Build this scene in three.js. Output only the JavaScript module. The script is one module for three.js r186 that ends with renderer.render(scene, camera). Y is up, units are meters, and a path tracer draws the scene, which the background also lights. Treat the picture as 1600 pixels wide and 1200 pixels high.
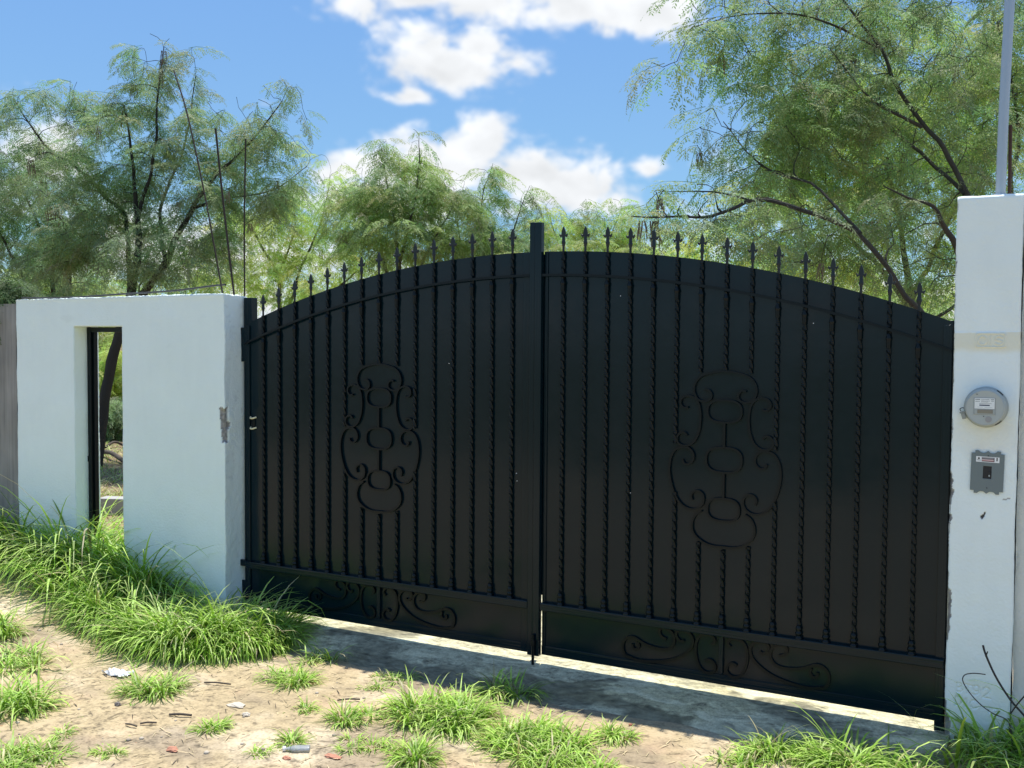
import * as THREE from 'three';
import { RoundedBoxGeometry } from 'three/addons/geometries/RoundedBoxGeometry.js';
import { mergeGeometries } from 'three/addons/utils/BufferGeometryUtils.js';
import { ImprovedNoise } from 'three/addons/math/ImprovedNoise.js';

// ---------------------------------------------------------------- camera, sky, sun, exposure
const scene = new THREE.Scene();
const camera = new THREE.PerspectiveCamera(41.1121, 4 / 3, 0.1, 3000);
camera.position.set(...[2.4113,1.7048,4.7926]);
camera.rotation.set(-0.04314, 0.49132, 0.00640, 'YXZ');
const renderer = new THREE.WebGLRenderer({ antialias: true });
renderer.setSize(1024, 768);
renderer.outputColorSpace = THREE.SRGBColorSpace;
renderer.toneMapping = THREE.LinearToneMapping;
renderer.toneMappingExposure = 1.4;
renderer.shadowMap.enabled = true;

const sun = new THREE.DirectionalLight(new THREE.Color(1, 0.955, 0.87), 5);
const SUNDIR = new THREE.Vector3(-0.05, 1, -0.205).normalize();
sun.position.copy(SUNDIR).multiplyScalar(40);
sun.castShadow = true; sun.shadow.radius = 1.2;
sun.shadow.mapSize.set(4096, 4096);
Object.assign(sun.shadow.camera, { left: -25, right: 25, top: 25, bottom: -25, near: 1, far: 90 });
scene.add(sun, sun.target);

const SKY = { blue: [0.134, 0.282, 0.602], low: [0.315, 0.575, 0.69], cloud: 0.7 };
// clouds in view and elsewhere: [direction, half width, half height] in radians
const CLOUDS = [
  [-0.581,0.3016,-0.7559,0.0387,0.0187], [-0.5294,0.3157,-0.7875,0.0563,0.0262], [-0.4711,0.3091,-0.8261,0.0688,0.0362], [-0.404,0.3061,-0.862,0.0688,0.0362], [-0.3407,0.2974,-0.8919,0.0531,0.0262],
  [-0.5318,0.2564,-0.8071,0.0462,0.0362], [-0.4975,0.2497,-0.8308,0.0563,0.0288], [-0.5406,0.2274,-0.8099,0.0262,0.0112], [-0.4511,0.2591,-0.8541,0.0325,0.0163], [-0.4841,0.2729,-0.8314,0.0312,0.0225],
  [-0.4929,0.1816,-0.8509,0.0475,0.03], [-0.52,0.1577,-0.8395,0.0813,0.0413], [-0.4561,0.1596,-0.8755,0.0656,0.0338], [-0.4102,0.1442,-0.9005,0.0625,0.0312], [-0.592,0.1615,-0.7896,0.05,0.0225], [-0.5525,0.1345,-0.8226,0.1062,0.0375], [-0.3789,0.1309,-0.9161,0.0563,0.0213], [-0.3493,0.1638,-0.9226,0.0213,0.01],
  [-0.7869,0.1589,-0.5962,0.0563,0.0375], [-0.8257,0.1223,-0.5508,0.075,0.0375], [-0.1607,0.0379,-0.9863,0.125,0.0312], [-0.6988,0.0761,-0.7112,0.1625,0.0375],
];

// ---------------------------------------------------------------- helpers
function rng(seed) { let a = seed >>> 0; return () => { a |= 0; a = (a + 0x6d2b79f5) | 0; let t = Math.imul(a ^ (a >>> 15), 1 | a); t = (t + Math.imul(t ^ (t >>> 7), 61 | t)) ^ t; return ((t ^ (t >>> 14)) >>> 0) / 4294967296; }; }
const perlin = new ImprovedNoise();
const N3 = (x, y, z) => perlin.noise(x + 31.7, y + 12.3, z + 77.1);
const fbm = (x, y, z, o = 4) => { let s = 0, a = 0.5; for (let i = 0; i < o; i++) { s += a * N3(x, y, z); x = x * 2.03 + 5.1; y = y * 2.03 + 1.7; z = z * 2.03 + 9.2; a *= 0.5; } return s; };
const clamp = (x, a = 0, b = 1) => Math.min(b, Math.max(a, x));
const sstep = (a, b, x) => { const t = clamp((x - a) / (b - a)); return t * t * (3 - 2 * t); };
const mix = (a, b, t) => a + (b - a) * t;
const V = (x, y, z) => new THREE.Vector3(x, y, z);
const taken = new Map();
function numbered(name) { const n = taken.get(name) ?? 0; taken.set(name, n + 1); return n ? name + '_' + String(n).padStart(3, '0') : name; }
function tag(o, label, category, group, kind) { if (label) o.userData.label = label; if (category) o.userData.category = category; if (group) o.userData.group = group; if (kind) o.userData.kind = kind; return o; }
function thing(name, label, category, at = [0, 0, 0], group) { const o = new THREE.Group(); o.name = numbered(name); o.position.set(...at); scene.add(o); return tag(o, label, category, group); }
function obj(name, geo, mat, parent, top = false) { const m = new THREE.Mesh(geo, mat); m.name = top ? numbered(name) : name; m.castShadow = m.receiveShadow = true; (parent ?? scene).add(m); return m; }
function merge(list, colored = false) {
  const out = list.map((g) => { g = g.index ? g.toNonIndexed() : g; const c = new THREE.BufferGeometry(); for (const k of ['position', 'normal', 'uv', ...(colored ? ['color'] : [])]) if (g.attributes[k]) c.setAttribute(k, g.attributes[k]); if (!c.attributes.uv) c.setAttribute('uv', new THREE.Float32BufferAttribute(new Float32Array(c.attributes.position.count * 2), 2)); if (!c.attributes.normal) c.computeVertexNormals(); return c; });
  return out.length > 1 ? mergeGeometries(out) : out[0];
}
// box from corner to corner with small rounded edges
function bx(x0, x1, y0, y1, z0, z1, r = 0.002) { const w = x1 - x0, h = y1 - y0, d = z1 - z0; return new RoundedBoxGeometry(w, h, d, 2, Math.min(r, w / 2.1, h / 2.1, d / 2.1)).translate((x0 + x1) / 2, (y0 + y1) / 2, (z0 + z1) / 2); }
class MB { // mesh builder
  constructor(colored) { this.p = []; this.c = colored ? [] : null; this.u = []; this.i = []; }
  v(x, y, z, c, u = 0, w = 0) { this.p.push(x, y, z); this.u.push(u, w); if (this.c) this.c.push(c[0], c[1], c[2]); return this.p.length / 3 - 1; }
  t(a, b, c) { this.i.push(a, b, c); }
  q(a, b, c, d) { this.i.push(a, b, c, a, c, d); }
  geo(flat) { let g = new THREE.BufferGeometry(); g.setAttribute('position', new THREE.Float32BufferAttribute(this.p, 3)); g.setAttribute('uv', new THREE.Float32BufferAttribute(this.u, 2)); if (this.c) g.setAttribute('color', new THREE.Float32BufferAttribute(this.c, 3)); g.setIndex(this.i); if (flat) g = g.toNonIndexed(); g.computeVertexNormals(); return g; }
}
// tube through points [x,y,z,r], any radius per point
function tubeTo(mb, pts, sides, col) {
  let prev = null; const up = V(0.13, 0.05, 1).normalize(); let ref = up.clone();
  for (let k = 0; k < pts.length; k++) {
    const a = pts[Math.max(0, k - 1)], b = pts[Math.min(pts.length - 1, k + 1)];
    const d = V(b[0] - a[0], b[1] - a[1], b[2] - a[2]); if (d.lengthSq() < 1e-12) d.set(0, 1, 0); d.normalize();
    if (Math.abs(ref.dot(d)) > 0.95) ref = V(d.y, -d.x, 0.3).normalize();
    const s = V().crossVectors(d, ref).normalize(), t = V().crossVectors(s, d).normalize(); ref = t;
    const ring = [];
    for (let j = 0; j < sides; j++) { const an = (j / sides) * Math.PI * 2, c = Math.cos(an) * pts[k][3], e = Math.sin(an) * pts[k][3]; ring.push(mb.v(pts[k][0] + s.x * c + t.x * e, pts[k][1] + s.y * c + t.y * e, pts[k][2] + s.z * c + t.z * e, col, j / sides, k * 0.3)); }
    if (prev) for (let j = 0; j < sides; j++) { const l = (j + 1) % sides; mb.q(prev[j], ring[j], ring[l], prev[l]); }
    prev = ring;
  }
}
const tube = (pts, r, sides = 7) => { const mb = new MB(); const c = new THREE.CatmullRomCurve3(pts.map((p) => V(...p))); tubeTo(mb, c.getPoints(pts.length * 6).map((p) => [p.x, p.y, p.z, r]), sides); return mb.geo(); };
function dataTex(size, fn, srgb, repeat) { // fn(u, v) -> [r, g, b] in 0..1, tileable when fn is
  const d = new Uint8Array(size * size * 4);
  for (let y = 0; y < size; y++) for (let x = 0; x < size; x++) { const c = fn(x / size, y / size), k = (y * size + x) * 4; for (let j = 0; j < 3; j++) { let v = clamp(c[j]); if (srgb) v = v <= 0.0031308 ? v * 12.92 : 1.055 * Math.pow(v, 1 / 2.4) - 0.055; d[k + j] = Math.round(v * 255); } d[k + 3] = 255; }
  const t = new THREE.DataTexture(d, size, size); t.wrapS = t.wrapT = THREE.RepeatWrapping; t.magFilter = THREE.LinearFilter; t.minFilter = THREE.LinearMipmapLinearFilter; if (srgb) t.colorSpace = THREE.SRGBColorSpace; if (repeat) t.repeat.set(repeat, repeat); t.needsUpdate = true; return t;
}
const tile = (u, v, f, s, o = 4) => { // tileable fbm: blend of four shifted copies
  const n = (a, b) => fbm(a * f, b * f, s, o); const a = sstep(0, 1, u), b = sstep(0, 1, v);
  return mix(mix(n(u, v), n(u - 1, v), a), mix(n(u, v - 1), n(u - 1, v - 1), a), b) * 1.25;
};

// ---------------------------------------------------------------- sky
{
  const W = 3072, H = 1536, data = new Float32Array(W * H * 4), r = rng(5);
  const spots = CLOUDS.map((c) => ({ az: Math.atan2(c[2], c[0]), el: Math.asin(c[1]), a: c[3], e: c[4] }));
  const mid = Math.atan2(-Math.cos(0.49132), -Math.sin(0.49132));
  for (let k = 0; k < 84; k++) { // the same kind of clouds round the rest of the sky
    const az = r() * Math.PI * 2, el = 0.1 + Math.pow(r(), 1.2) * 1.1; let da = Math.abs(az - mid) % (Math.PI * 2); da = Math.min(da, Math.PI * 2 - da);
    const n = 3 + Math.floor(r() * 3), bank = [];
    for (let j = 0; j < n; j++) bank.push({ az: az + (r() - 0.5) * 0.2, el: el + (r() - 0.5) * 0.06, a: 0.03 + r() * 0.06, e: 0.02 + r() * 0.025 });
    if (!(da < 0.62 && el < 0.62)) spots.push(...bank);
  }
  const bins = Array.from({ length: 64 }, () => []);
  for (const s of spots) for (let b = 0; b < 64; b++) { const az = ((b + 0.5) / 64) * Math.PI * 2 - Math.PI; let da = Math.abs(az - s.az) % (Math.PI * 2); da = Math.min(da, Math.PI * 2 - da); if (da < (s.a * 1.6) / Math.max(0.15, Math.cos(s.el)) + 0.06) bins[b].push(s); }
  for (let y = 0; y < H; y++) {
    const el = ((y + 0.5) / H - 0.5) * Math.PI; const se = Math.sin(el), ce = Math.cos(el);
    for (let x = 0; x < W; x++) {
      const k = (y * W + x) * 4; let c;
      if (el < -0.02) c = [0.26, 0.24, 0.2];
      else {
        const az = ((x + 0.5) / W - 0.5) * Math.PI * 2; const dx = Math.cos(az) * ce, dz = Math.sin(az) * ce;
        const t = Math.pow(1 - clamp(se), 5.5); c = [0, 1, 2].map((j) => mix(SKY.blue[j], SKY.low[j], t));
        let m = -1, top = 0; for (const s of bins[Math.floor(((x + 0.5) / W) * 64) % 64]) { let da = az - s.az; da -= Math.round(da / (Math.PI * 2)) * Math.PI * 2; const ex = (da * ce) / s.a, ey = (el - s.el) / (el < s.el ? s.e * 0.85 : s.e * 1.15); const q = 1 - Math.sqrt(ex * ex + ey * ey); if (q > m) { m = q; top = ey; } }
        m = Math.max(m, 0.42 - Math.max(0, el - 0.02) * 5.5);
        if (m > -0.75) {
          const wx = fbm(dx * 9, se * 12, dz * 9, 3) * 0.05;
          const n = fbm((dx + wx) * 15, (se + wx) * 24, dz * 15, 6) + 0.42 * fbm((dx + wx) * 62, (se - wx) * 95, dz * 70, 4);
          const a = Math.pow(sstep(-0.16, 0.5, m * 0.78 + n * 0.95), 1.35);
          const lit = clamp(0.66 + 0.85 * fbm(dx * 26 + 3, se * 38, dz * 26, 5) + 0.16 * clamp(top, -1, 1) - 0.34 * clamp(m));
          const b = SKY.cloud * mix(0.83, 1.13, lit); const cc = [b * 0.975, b * 1.0, b * 1.03];
          for (let j = 0; j < 3; j++) c[j] = mix(c[j], cc[j], a);
        }
      }
      data[k] = c[0]; data[k + 1] = c[1]; data[k + 2] = c[2]; data[k + 3] = 1;
    }
  }
  const t = new THREE.DataTexture(data, W, H, THREE.RGBAFormat, THREE.FloatType); t.mapping = THREE.EquirectangularReflectionMapping; t.magFilter = t.minFilter = THREE.LinearFilter; t.needsUpdate = true;
  scene.background = t; scene.environment = t;
}

// ---------------------------------------------------------------- materials
const std = (o) => new THREE.MeshStandardMaterial({ roughness: 0.8, metalness: 0, ...o });
const lin = (r, g, b) => new THREE.Color().setRGB(r, g, b);
const orange = dataTex(512, (u, v) => { const a = 0.5 + 0.5 * tile(u, v, 4, 3, 3), b = 0.5 + 0.5 * tile(u, v, 60, 8, 2); const k = a * 0.75 + b * 0.06; return [k, k, k]; });
const rough = dataTex(512, (u, v) => { const k = 0.55 + 0.35 * tile(u, v, 5, 2, 4) + 0.25 * tile(u, v, 26, 6, 3); return [k, k, k]; });
const M = {
  black: new THREE.MeshPhysicalMaterial({ color: lin(0.002, 0.0115, 0.0165), specularIntensity: 0.5, roughness: 0.3, roughnessMap: rough, bumpMap: orange, bumpScale: 0.003 }),
  blackBar: new THREE.MeshPhysicalMaterial({ color: lin(0.002, 0.0055, 0.007), specularIntensity: 0.45, roughness: 0.3 }),
  finial: std({ color: lin(0.003, 0.0095, 0.0115), roughness: 0.5 }),
  brass: std({ color: lin(0.72, 0.66, 0.42), roughness: 0.45 }),
  rust: std({ color: lin(0.06, 0.032, 0.02), roughness: 0.9 }),
  rebar: std({ color: lin(0.03, 0.022, 0.018), roughness: 0.85 }),
  wire: std({ color: lin(0.02, 0.02, 0.02), roughness: 0.6 }),
  galv: std({ color: lin(0.42, 0.45, 0.47), roughness: 0.42, metalness: 0.75 }),
  meter: std({ color: lin(0.35, 0.385, 0.36), roughness: 0.38 }),
  meterFace: std({ color: lin(0.39, 0.425, 0.4), roughness: 0.5 }),
  dark: std({ color: lin(0.015, 0.016, 0.017), roughness: 0.6 }),
  plate: std({ color: lin(0.15, 0.185, 0.185), roughness: 0.55 }),
  lcd: std({ color: lin(0.24, 0.22, 0.17), roughness: 0.25 }),
  seal: std({ color: lin(0.3, 0.33, 0.32), roughness: 0.45 }),
  white: std({ color: lin(0.75, 0.76, 0.76), roughness: 0.6 }),
  brick: std({ color: lin(0.42, 0.2, 0.13), roughness: 0.95 }),
  stone: std({ color: lin(0.5, 0.45, 0.37), roughness: 0.95 }),
  stick: std({ color: lin(0.075, 0.06, 0.048), roughness: 0.95 }),
  twig: std({ color: lin(0.035, 0.032, 0.03), roughness: 0.9 }),
};
const stipple = dataTex(512, (u, v) => { const a = 0.5 + 0.45 * tile(u, v, 44, 1, 3) + 0.3 * tile(u, v, 9, 4, 3); return [a, a, a]; });
M.plaster = std({ vertexColors: true, roughness: 0.9, bumpMap: stipple, bumpScale: 0.0038 });
M.grass = new THREE.MeshPhysicalMaterial({ vertexColors: true, roughness: 0.5, transmission: 0.52, thickness: 0, side: THREE.DoubleSide, specularIntensity: 0.7 });

// ---------------------------------------------------------------- ground
const groundY = (x, z) => -0.06 * sstep(0.05, 0.42, z) + 0.19 * sstep(1.9, 3.7, -x) * sstep(-0.5, 0.2, z);
const slabY = (x, z) => -0.052 * sstep(0.06, 0.42, z);
const bumps = (x, z) => { const near = Math.exp(-Math.max(0, Math.hypot(x, z) - 6) / 8); return near * (0.028 * fbm(x * 1.3, z * 1.3, 2, 3) + 0.014 * fbm(x * 6, z * 6, 8, 3) + 0.006 * N3(x * 26, z * 26, 3)) + (1 - near) * 0.25 * fbm(x * 0.06, z * 0.06, 5, 3); };
const slabEdge = (x) => 0.355 + 0.07 * N3(x * 1.7, 3, 0) + 0.03 * N3(x * 7, 9, 0);
function dirtY(x, z) {
  let y = groundY(x, z) + bumps(x, z);
  const e = slabEdge(x); if (x > -2.0 && x < 2.05 && z > -1.4) { const under = slabY(x, z) - 0.03; y = mix(under, Math.max(y, slabY(x, z) + 0.004), sstep(e - 0.03, e + 0.05, z)); }
  return y;
}
{
  const lines = (fine, lo, hi, far) => { const a = []; for (let v = lo; v <= hi + 1e-6; v += fine) a.push(v); let s = fine, p = a[a.length - 1]; while (p < far) { s *= 1.22; p += s; a.push(p); } s = fine; p = a[0]; while (p > -far) { s *= 1.22; p -= s; a.unshift(p); } return a; };
  const xs = lines(0.02, -5.2, 3.4, 900), zs = lines(0.02, -0.2, 3.6, 900);
  const mb = new MB(true);
  for (const z of zs) for (const x of xs) {
    const damp = sstep(0.02, 0.3, fbm(x * 1.9 + 4, z * 2.6, 3, 5) + 0.03), pale = sstep(-0.05, 0.3, fbm(x * 2.3, z * 2.3 + 9, 6, 4)), red = sstep(0.1, 0.35, fbm(x * 3.1 + 7, z * 3.1, 1, 3));
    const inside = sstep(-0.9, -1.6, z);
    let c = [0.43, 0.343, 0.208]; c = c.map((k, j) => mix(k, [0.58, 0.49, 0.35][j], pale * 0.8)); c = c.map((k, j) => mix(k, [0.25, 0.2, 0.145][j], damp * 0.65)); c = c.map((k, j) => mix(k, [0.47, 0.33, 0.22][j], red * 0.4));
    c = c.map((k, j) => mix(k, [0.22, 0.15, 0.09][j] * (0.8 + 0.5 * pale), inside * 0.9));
    const field = sstep(6.2, 8.5, z + 1.6 * fbm(x * 0.5, z * 0.5, 8, 3)) * (0.8 + 0.4 * N3(x * 0.8, z * 0.8, 3)); c = c.map((k, j) => mix(k, [0.1, 0.115, 0.05][j], clamp(field))); // weedy field across the road
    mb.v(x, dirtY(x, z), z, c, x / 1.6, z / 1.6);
  }
  for (let j = 0; j < zs.length - 1; j++) for (let i = 0; i < xs.length - 1; i++) { const a = j * xs.length + i; mb.q(a, a + xs.length, a + xs.length + 1, a + 1); }
  const r = rng(41), specks = Array.from({ length: 900 }, () => [r(), r(), 0.0012 + r() * r() * 0.006, r()]);
  const cell = Array.from({ length: 32 * 32 }, () => []); for (const s of specks) for (let a = -1; a < 2; a++) for (let b = -1; b < 2; b++) cell[((Math.floor(s[0] * 32) + a + 32) % 32) * 32 + ((Math.floor(s[1] * 32) + b + 32) % 32)].push(s);
  const hgt = new Float32Array(1024 * 1024);
  const map = dataTex(1024, (u, v) => {
    const f = tile(u, v, 7, 2, 5), g = tile(u, v, 40, 7, 3), st = tile(u, v * 2.6, 16, 5, 3); const fine = tile(u, v, 120, 9, 2), mid = tile(u, v, 22, 4, 3); let k = 0.84 + 0.3 * f + 0.45 * g + 0.4 * mid + 0.55 * fine, h = 0.45 + 0.3 * f + 0.35 * g + 0.2 * fine, tint = [1, 0.99, 0.97];
    if (st > 0.22) { k += 0.1; h += 0.06; }
    if (g < -0.24) { k *= 0.66; }
    for (const s of cell[Math.floor(u * 32) * 32 + Math.floor(v * 32)]) { let du = Math.abs(u - s[0]), dv = Math.abs(v - s[1]); du = Math.min(du, 1 - du); dv = Math.min(dv, 1 - dv); const d = Math.hypot(du, dv * (1 + s[3])) / s[2]; if (d < 1) { const w = 1 - d * d; h += 0.5 * w * s[2] * 160; k = s[3] < 0.3 ? 0.62 : s[3] < 0.7 ? 1.12 : 0.85; if (s[3] > 0.93) tint = [1.1, 0.8, 0.7]; } }
    hgt[Math.round(v * 1024) * 1024 + Math.round(u * 1024)] = h; return [k * tint[0], k * tint[1], k * tint[2]];
  }, true);
  const bump = dataTex(1024, (u, v) => { const h = hgt[Math.round(v * 1024) * 1024 + Math.round(u * 1024)]; return [h, h, h]; });
  tag(obj('ground', mb.geo(), std({ vertexColors: true, map, bumpMap: bump, bumpScale: 0.012, roughness: 1 }), null, true), 'bare sandy tan earth in front of the gate and behind it', null, null, 'structure');
}
{ // concrete threshold under the gate, sloping to the dirt
  const mb = new MB(); const x0 = -2.04, x1 = 2.03, nx = 260, nz = 120, z0 = -1.5, z1 = 0.52;
  for (let j = 0; j <= nz; j++) for (let i = 0; i <= nx; i++) { const x = mix(x0, x1, i / nx), z = mix(z0, z1, j / nz); mb.v(x, slabY(x, z) + 0.004 * fbm(x * 3, z * 5, 1, 4) + 0.0015 * N3(x * 25, z * 40, 2), z, null, (x - x0) / 4.1, (z - z0) / 4.1); }
  for (let j = 0; j < nz; j++) for (let i = 0; i < nx; i++) { const a = j * (nx + 1) + i; mb.q(a, a + nx + 1, a + nx + 2, a + 1); }
  const map = dataTex(2048, (u, v) => {
    const x = u * 4.1, z = v * 4.1; const wx = fbm(x * 3, z * 4, 4, 4) * 0.35, wz = fbm(x * 3 + 9, z * 4, 7, 4) * 0.25;
    const stain = sstep(0.03, 0.22, fbm((x + wx) * 1.6, (z + wz) * 3.4, 3, 5) + 0.05), streak = fbm((x + wx * 0.5) * 11, (z + wz) * 30, 5, 4), lime = sstep(-0.02, 0.25, fbm((x + wx) * 4 + 3, (z + wz) * 9, 9, 4)), gr = N3(x * 140, z * 140, 4) * 0.6 + N3(x * 60, z * 75, 8) * 0.6, blot = fbm(x * 22, z * 34, 2, 3);
    let k = 0.37 + 0.3 * streak + 0.2 * gr + 0.3 * blot; k = mix(k, 0.62 + 0.16 * gr + 0.2 * streak, lime * 0.55); k = mix(k, 0.13 + 0.12 * streak + 0.1 * blot, stain * 0.85);
    k = clamp(k, 0.06, 0.75); const dusty = sstep(0.02, 0.3, fbm(x * 1.1, z * 2 + 4, 6, 4)) * (1 - lime * 0.7);
    return [k * (1.12 + 0.06 * dusty), k * (1.05 + 0.02 * dusty), k * (0.7 - 0.07 * dusty)];
  }, true);
  const bump = dataTex(1024, (u, v) => { const x = u * 4.1, z = v * 4.1; const k = 0.5 + 0.5 * fbm(x * 5, z * 18, 5, 4) + 0.2 * N3(x * 60, z * 60, 4); return [k, k, k]; });
  tag(obj('driveway', mb.geo(), std({ map, bumpMap: bump, bumpScale: 0.004, roughness: 0.93 }), null, true), 'stained grey concrete threshold sloping out under the black gate', null, null, 'structure');
}

// ---------------------------------------------------------------- plaster walls: the outer faces of a set of solid cells, shared corners, softly uneven
function plasterCells(xs, ys, zs, solid, shift, color) {
  const nx = xs.length - 1, ny = ys.length - 1, nz = zs.length - 1, mb = new MB(true), seen = new Map();
  const at = (i, j, k) => i >= 0 && j >= 0 && k >= 0 && i < nx && j < ny && k < nz && solid((xs[i] + xs[i + 1]) / 2, (ys[j] + ys[j + 1]) / 2, (zs[k] + zs[k + 1]) / 2);
  const vert = (i, j, k) => { const key = (i * (ny + 1) + j) * (nz + 1) + k; let n = seen.get(key); if (n === undefined) { const x = xs[i], y = ys[j], z = zs[k], d = shift(x, y, z); n = mb.v(x + d[0], y + d[1], z + d[2], color(x, y, z), (x + z) / 0.6, y / 0.6); seen.set(key, n); } return n; };
  for (let i = 0; i < nx; i++) for (let j = 0; j < ny; j++) for (let k = 0; k < nz; k++) {
    if (!at(i, j, k)) continue;
    if (!at(i, j, k + 1)) mb.q(vert(i, j, k + 1), vert(i + 1, j, k + 1), vert(i + 1, j + 1, k + 1), vert(i, j + 1, k + 1));
    if (!at(i, j, k - 1)) mb.q(vert(i + 1, j, k), vert(i, j, k), vert(i, j + 1, k), vert(i + 1, j + 1, k));
    if (!at(i + 1, j, k)) mb.q(vert(i + 1, j, k + 1), vert(i + 1, j, k), vert(i + 1, j + 1, k), vert(i + 1, j + 1, k + 1));
    if (!at(i - 1, j, k)) mb.q(vert(i, j, k), vert(i, j, k + 1), vert(i, j + 1, k + 1), vert(i, j + 1, k));
    if (!at(i, j + 1, k)) mb.q(vert(i, j + 1, k + 1), vert(i + 1, j + 1, k + 1), vert(i + 1, j + 1, k), vert(i, j + 1, k));
    if (!at(i, j - 1, k)) mb.q(vert(i, j, k), vert(i + 1, j, k), vert(i + 1, j, k + 1), vert(i, j, k + 1));
  }
  return mb.geo();
}
const steps = (a, b, s) => { const n = Math.max(1, Math.round((b - a) / s)); return Array.from({ length: n + 1 }, (_, i) => mix(a, b, i / n)); };
const join = (...l) => [...new Set(l.flat().map((v) => Math.round(v * 1e5) / 1e5))].sort((a, b) => a - b);
const mortar = (x, y, z) => { const n = 0.27 + 0.14 * N3(x * 60, y * 60, z * 60) + 0.1 * fbm(x * 14, y * 14, z * 14, 2); return [n * 1.0, n * 0.97, n * 0.9]; };
function distSeg(px, py, a, b) { const dx = b[0] - a[0], dy = b[1] - a[1]; const t = clamp(((px - a[0]) * dx + (py - a[1]) * dy) / (dx * dx + dy * dy || 1)); return Math.hypot(px - a[0] - dx * t, py - a[1] - dy * t); }

const WALL = thing('garden_wall', 'long low white plastered wall with a narrow doorway left of the gate', 'wall', [-3, 0, 0.06]);
{
  const X0 = -3.97, X1 = -2.047, Z0 = -0.05, Z1 = 0.15, DX0 = -3.387, DX1 = -2.93, DY = 1.775;
  const top = (x) => mix(1.958, 1.974, (x - X0) / (X1 - X0));
  const chip = (x, y, z) => { // broken corner by the gate
    const s = z > 0.149 ? (X1 - x) : -(0.15 - z) * 0.7; const py = (y - 1.175) / 0.108; const wob = 0.3 * N3(y * 34, s * 40, 1) + 0.16 * N3(y * 90, s * 90, 5);
    const w = s > 0 ? 0.036 * (1 + 0.25 * py) : 0.016 + 0.016 * sstep(0.5, 0.9, N3(y * 22, 2, 7) + 0.5); return 1 - Math.max(Math.abs(py), Math.abs(s) / w) + wob * 0.5;
  };
  const geo = plasterCells(
    join(steps(X0, DX0, 0.012), steps(DX0, DX1, 0.02), steps(DX1, -2.13, 0.012), steps(-2.13, X1, 0.005)), join(steps(-0.15, 0.98, 0.014), steps(0.98, 1.32, 0.006), steps(1.32, DY, 0.014), steps(DY, 1.97, 0.01)), steps(Z0, Z1, 0.01),
    (x, y, z) => !(x > DX0 && x < DX1 && y < DY),
    (x, y, z) => {
      const e = fbm(x * 2.2, y * 2.2, z * 2, 3), f = N3(x * 13, y * 13, z * 13), up = sstep(1.955, 1.97, y);
      let dx = 0.006 * N3(y * 4, z * 5, 3) + 0.002 * N3(y * 30, z * 30, 8), dz = 0.007 * e + 0.0012 * f, dy = up * (top(x) - 1.97 + 0.008 * fbm(x * 9, z * 12, 4, 3) + 0.006 * N3(x * 60, z * 60, 2) - 0.018 * sstep(-2.14, -2.06, x) * sstep(-0.05, 0.3, 0.15 - z));
      if (y > 1.9 && z > 0.145) dz += 0.004 * sstep(1.93, 1.97, y) * (1 + N3(x * 40, 3, 1));
      const c = chip(x, y, z); if (c > 0 && (z > 0.14 || x > X1 - 0.001) && x > -2.12) { const k = Math.min(1, c * 5) * 0.014 + 0.004 * N3(x * 90, y * 90, z * 90) * Math.min(1, c * 4); if (z > 0.145) dz -= k; dx -= x > X1 - 0.001 ? k : 0; }
      return [Math.abs(x - X0) < 1e-3 || x > X1 - 1e-3 || Math.abs(x - DX0) < 1e-3 ? dx : dx * 0.3, dy, dz];
    },
    (x, y, z) => {
      const c = chip(x, y, z); if (c > 0 && x > -2.12 && (z > 0.145 || x > X1 - 0.001)) return mortar(x, y, z);
      const m = fbm(x * 3, y * 3, z * 3, 4), s = sstep(0.3, 0.42, fbm(x * 5 + 2, y * 11, 4, 4)) * sstep(1.2, 1.9, y), st = fbm(x * 24, y * 4, z * 8 + 3, 3);
      const scuff = x > X1 - 0.002 ? sstep(0.22, 0.34, N3(y * 50, z * 22, 1) * 0.6 + N3(y * 9, z * 30, 7) * 0.4) * 0.5 : 0;
      const k = 0.82 + 0.05 * m + 0.02 * st - 0.04 * s - 0.16 * scuff; return [k * 0.93, k * 1.04, k * 1.0];
    });
  WALL.worldToLocal(V()); geo.translate(3, 0, -0.06); obj('plastered_wall', geo, M.plaster, WALL);
  // rods left standing out of the wall top
  const rods = [[[-2.135, 1.93, 0.06], [-2.33, 2.6, 0.02], [-2.53, 3.17, -0.02], [-2.66, 3.42, -0.05]], [[-2.03, 1.93, 0.03], [-2.115, 2.5, 0.03], [-2.19, 3.0, 0.02]], [[-2.015, 1.92, -0.035], [-2.015, 2.4, -0.035], [-2.005, 2.93, -0.04]]];
  for (const [k, l] of rods.entries()) tag(obj('steel_rod', tube(l.map((p) => [p[0] + 3 - (k === 1 ? 0.045 : k === 2 ? 0.04 : 0), p[1], p[2] - 0.06]), [0.0055, 0.007, 0.0055][k], 6), M.rebar, WALL), ['leaning thin steel rod', null, 'upright thin steel rod'][k]);
  // dark steel frame of the doorway
  obj('door_frame', merge([bx(DX0 + 0.002, DX0 + 0.034, -0.1, DY - 0.004, 0.012, 0.048, 0.003), bx(DX0 + 0.034, DX0 + 0.05, -0.1, DY - 0.03, 0.0, 0.03, 0.002), bx(DX1 - 0.034, DX1 - 0.002, -0.1, DY - 0.004, 0.012, 0.048, 0.003), bx(DX0 + 0.034, DX1 - 0.034, DY - 0.036, DY - 0.004, 0.0125, 0.0475, 0.003), bx(DX0 - 0.006, DX0 + 0.004, 0.86, 0.9, 0.014, 0.05, 0.002)]).translate(3, 0, -0.06), M.blackBar, WALL);
}
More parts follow.
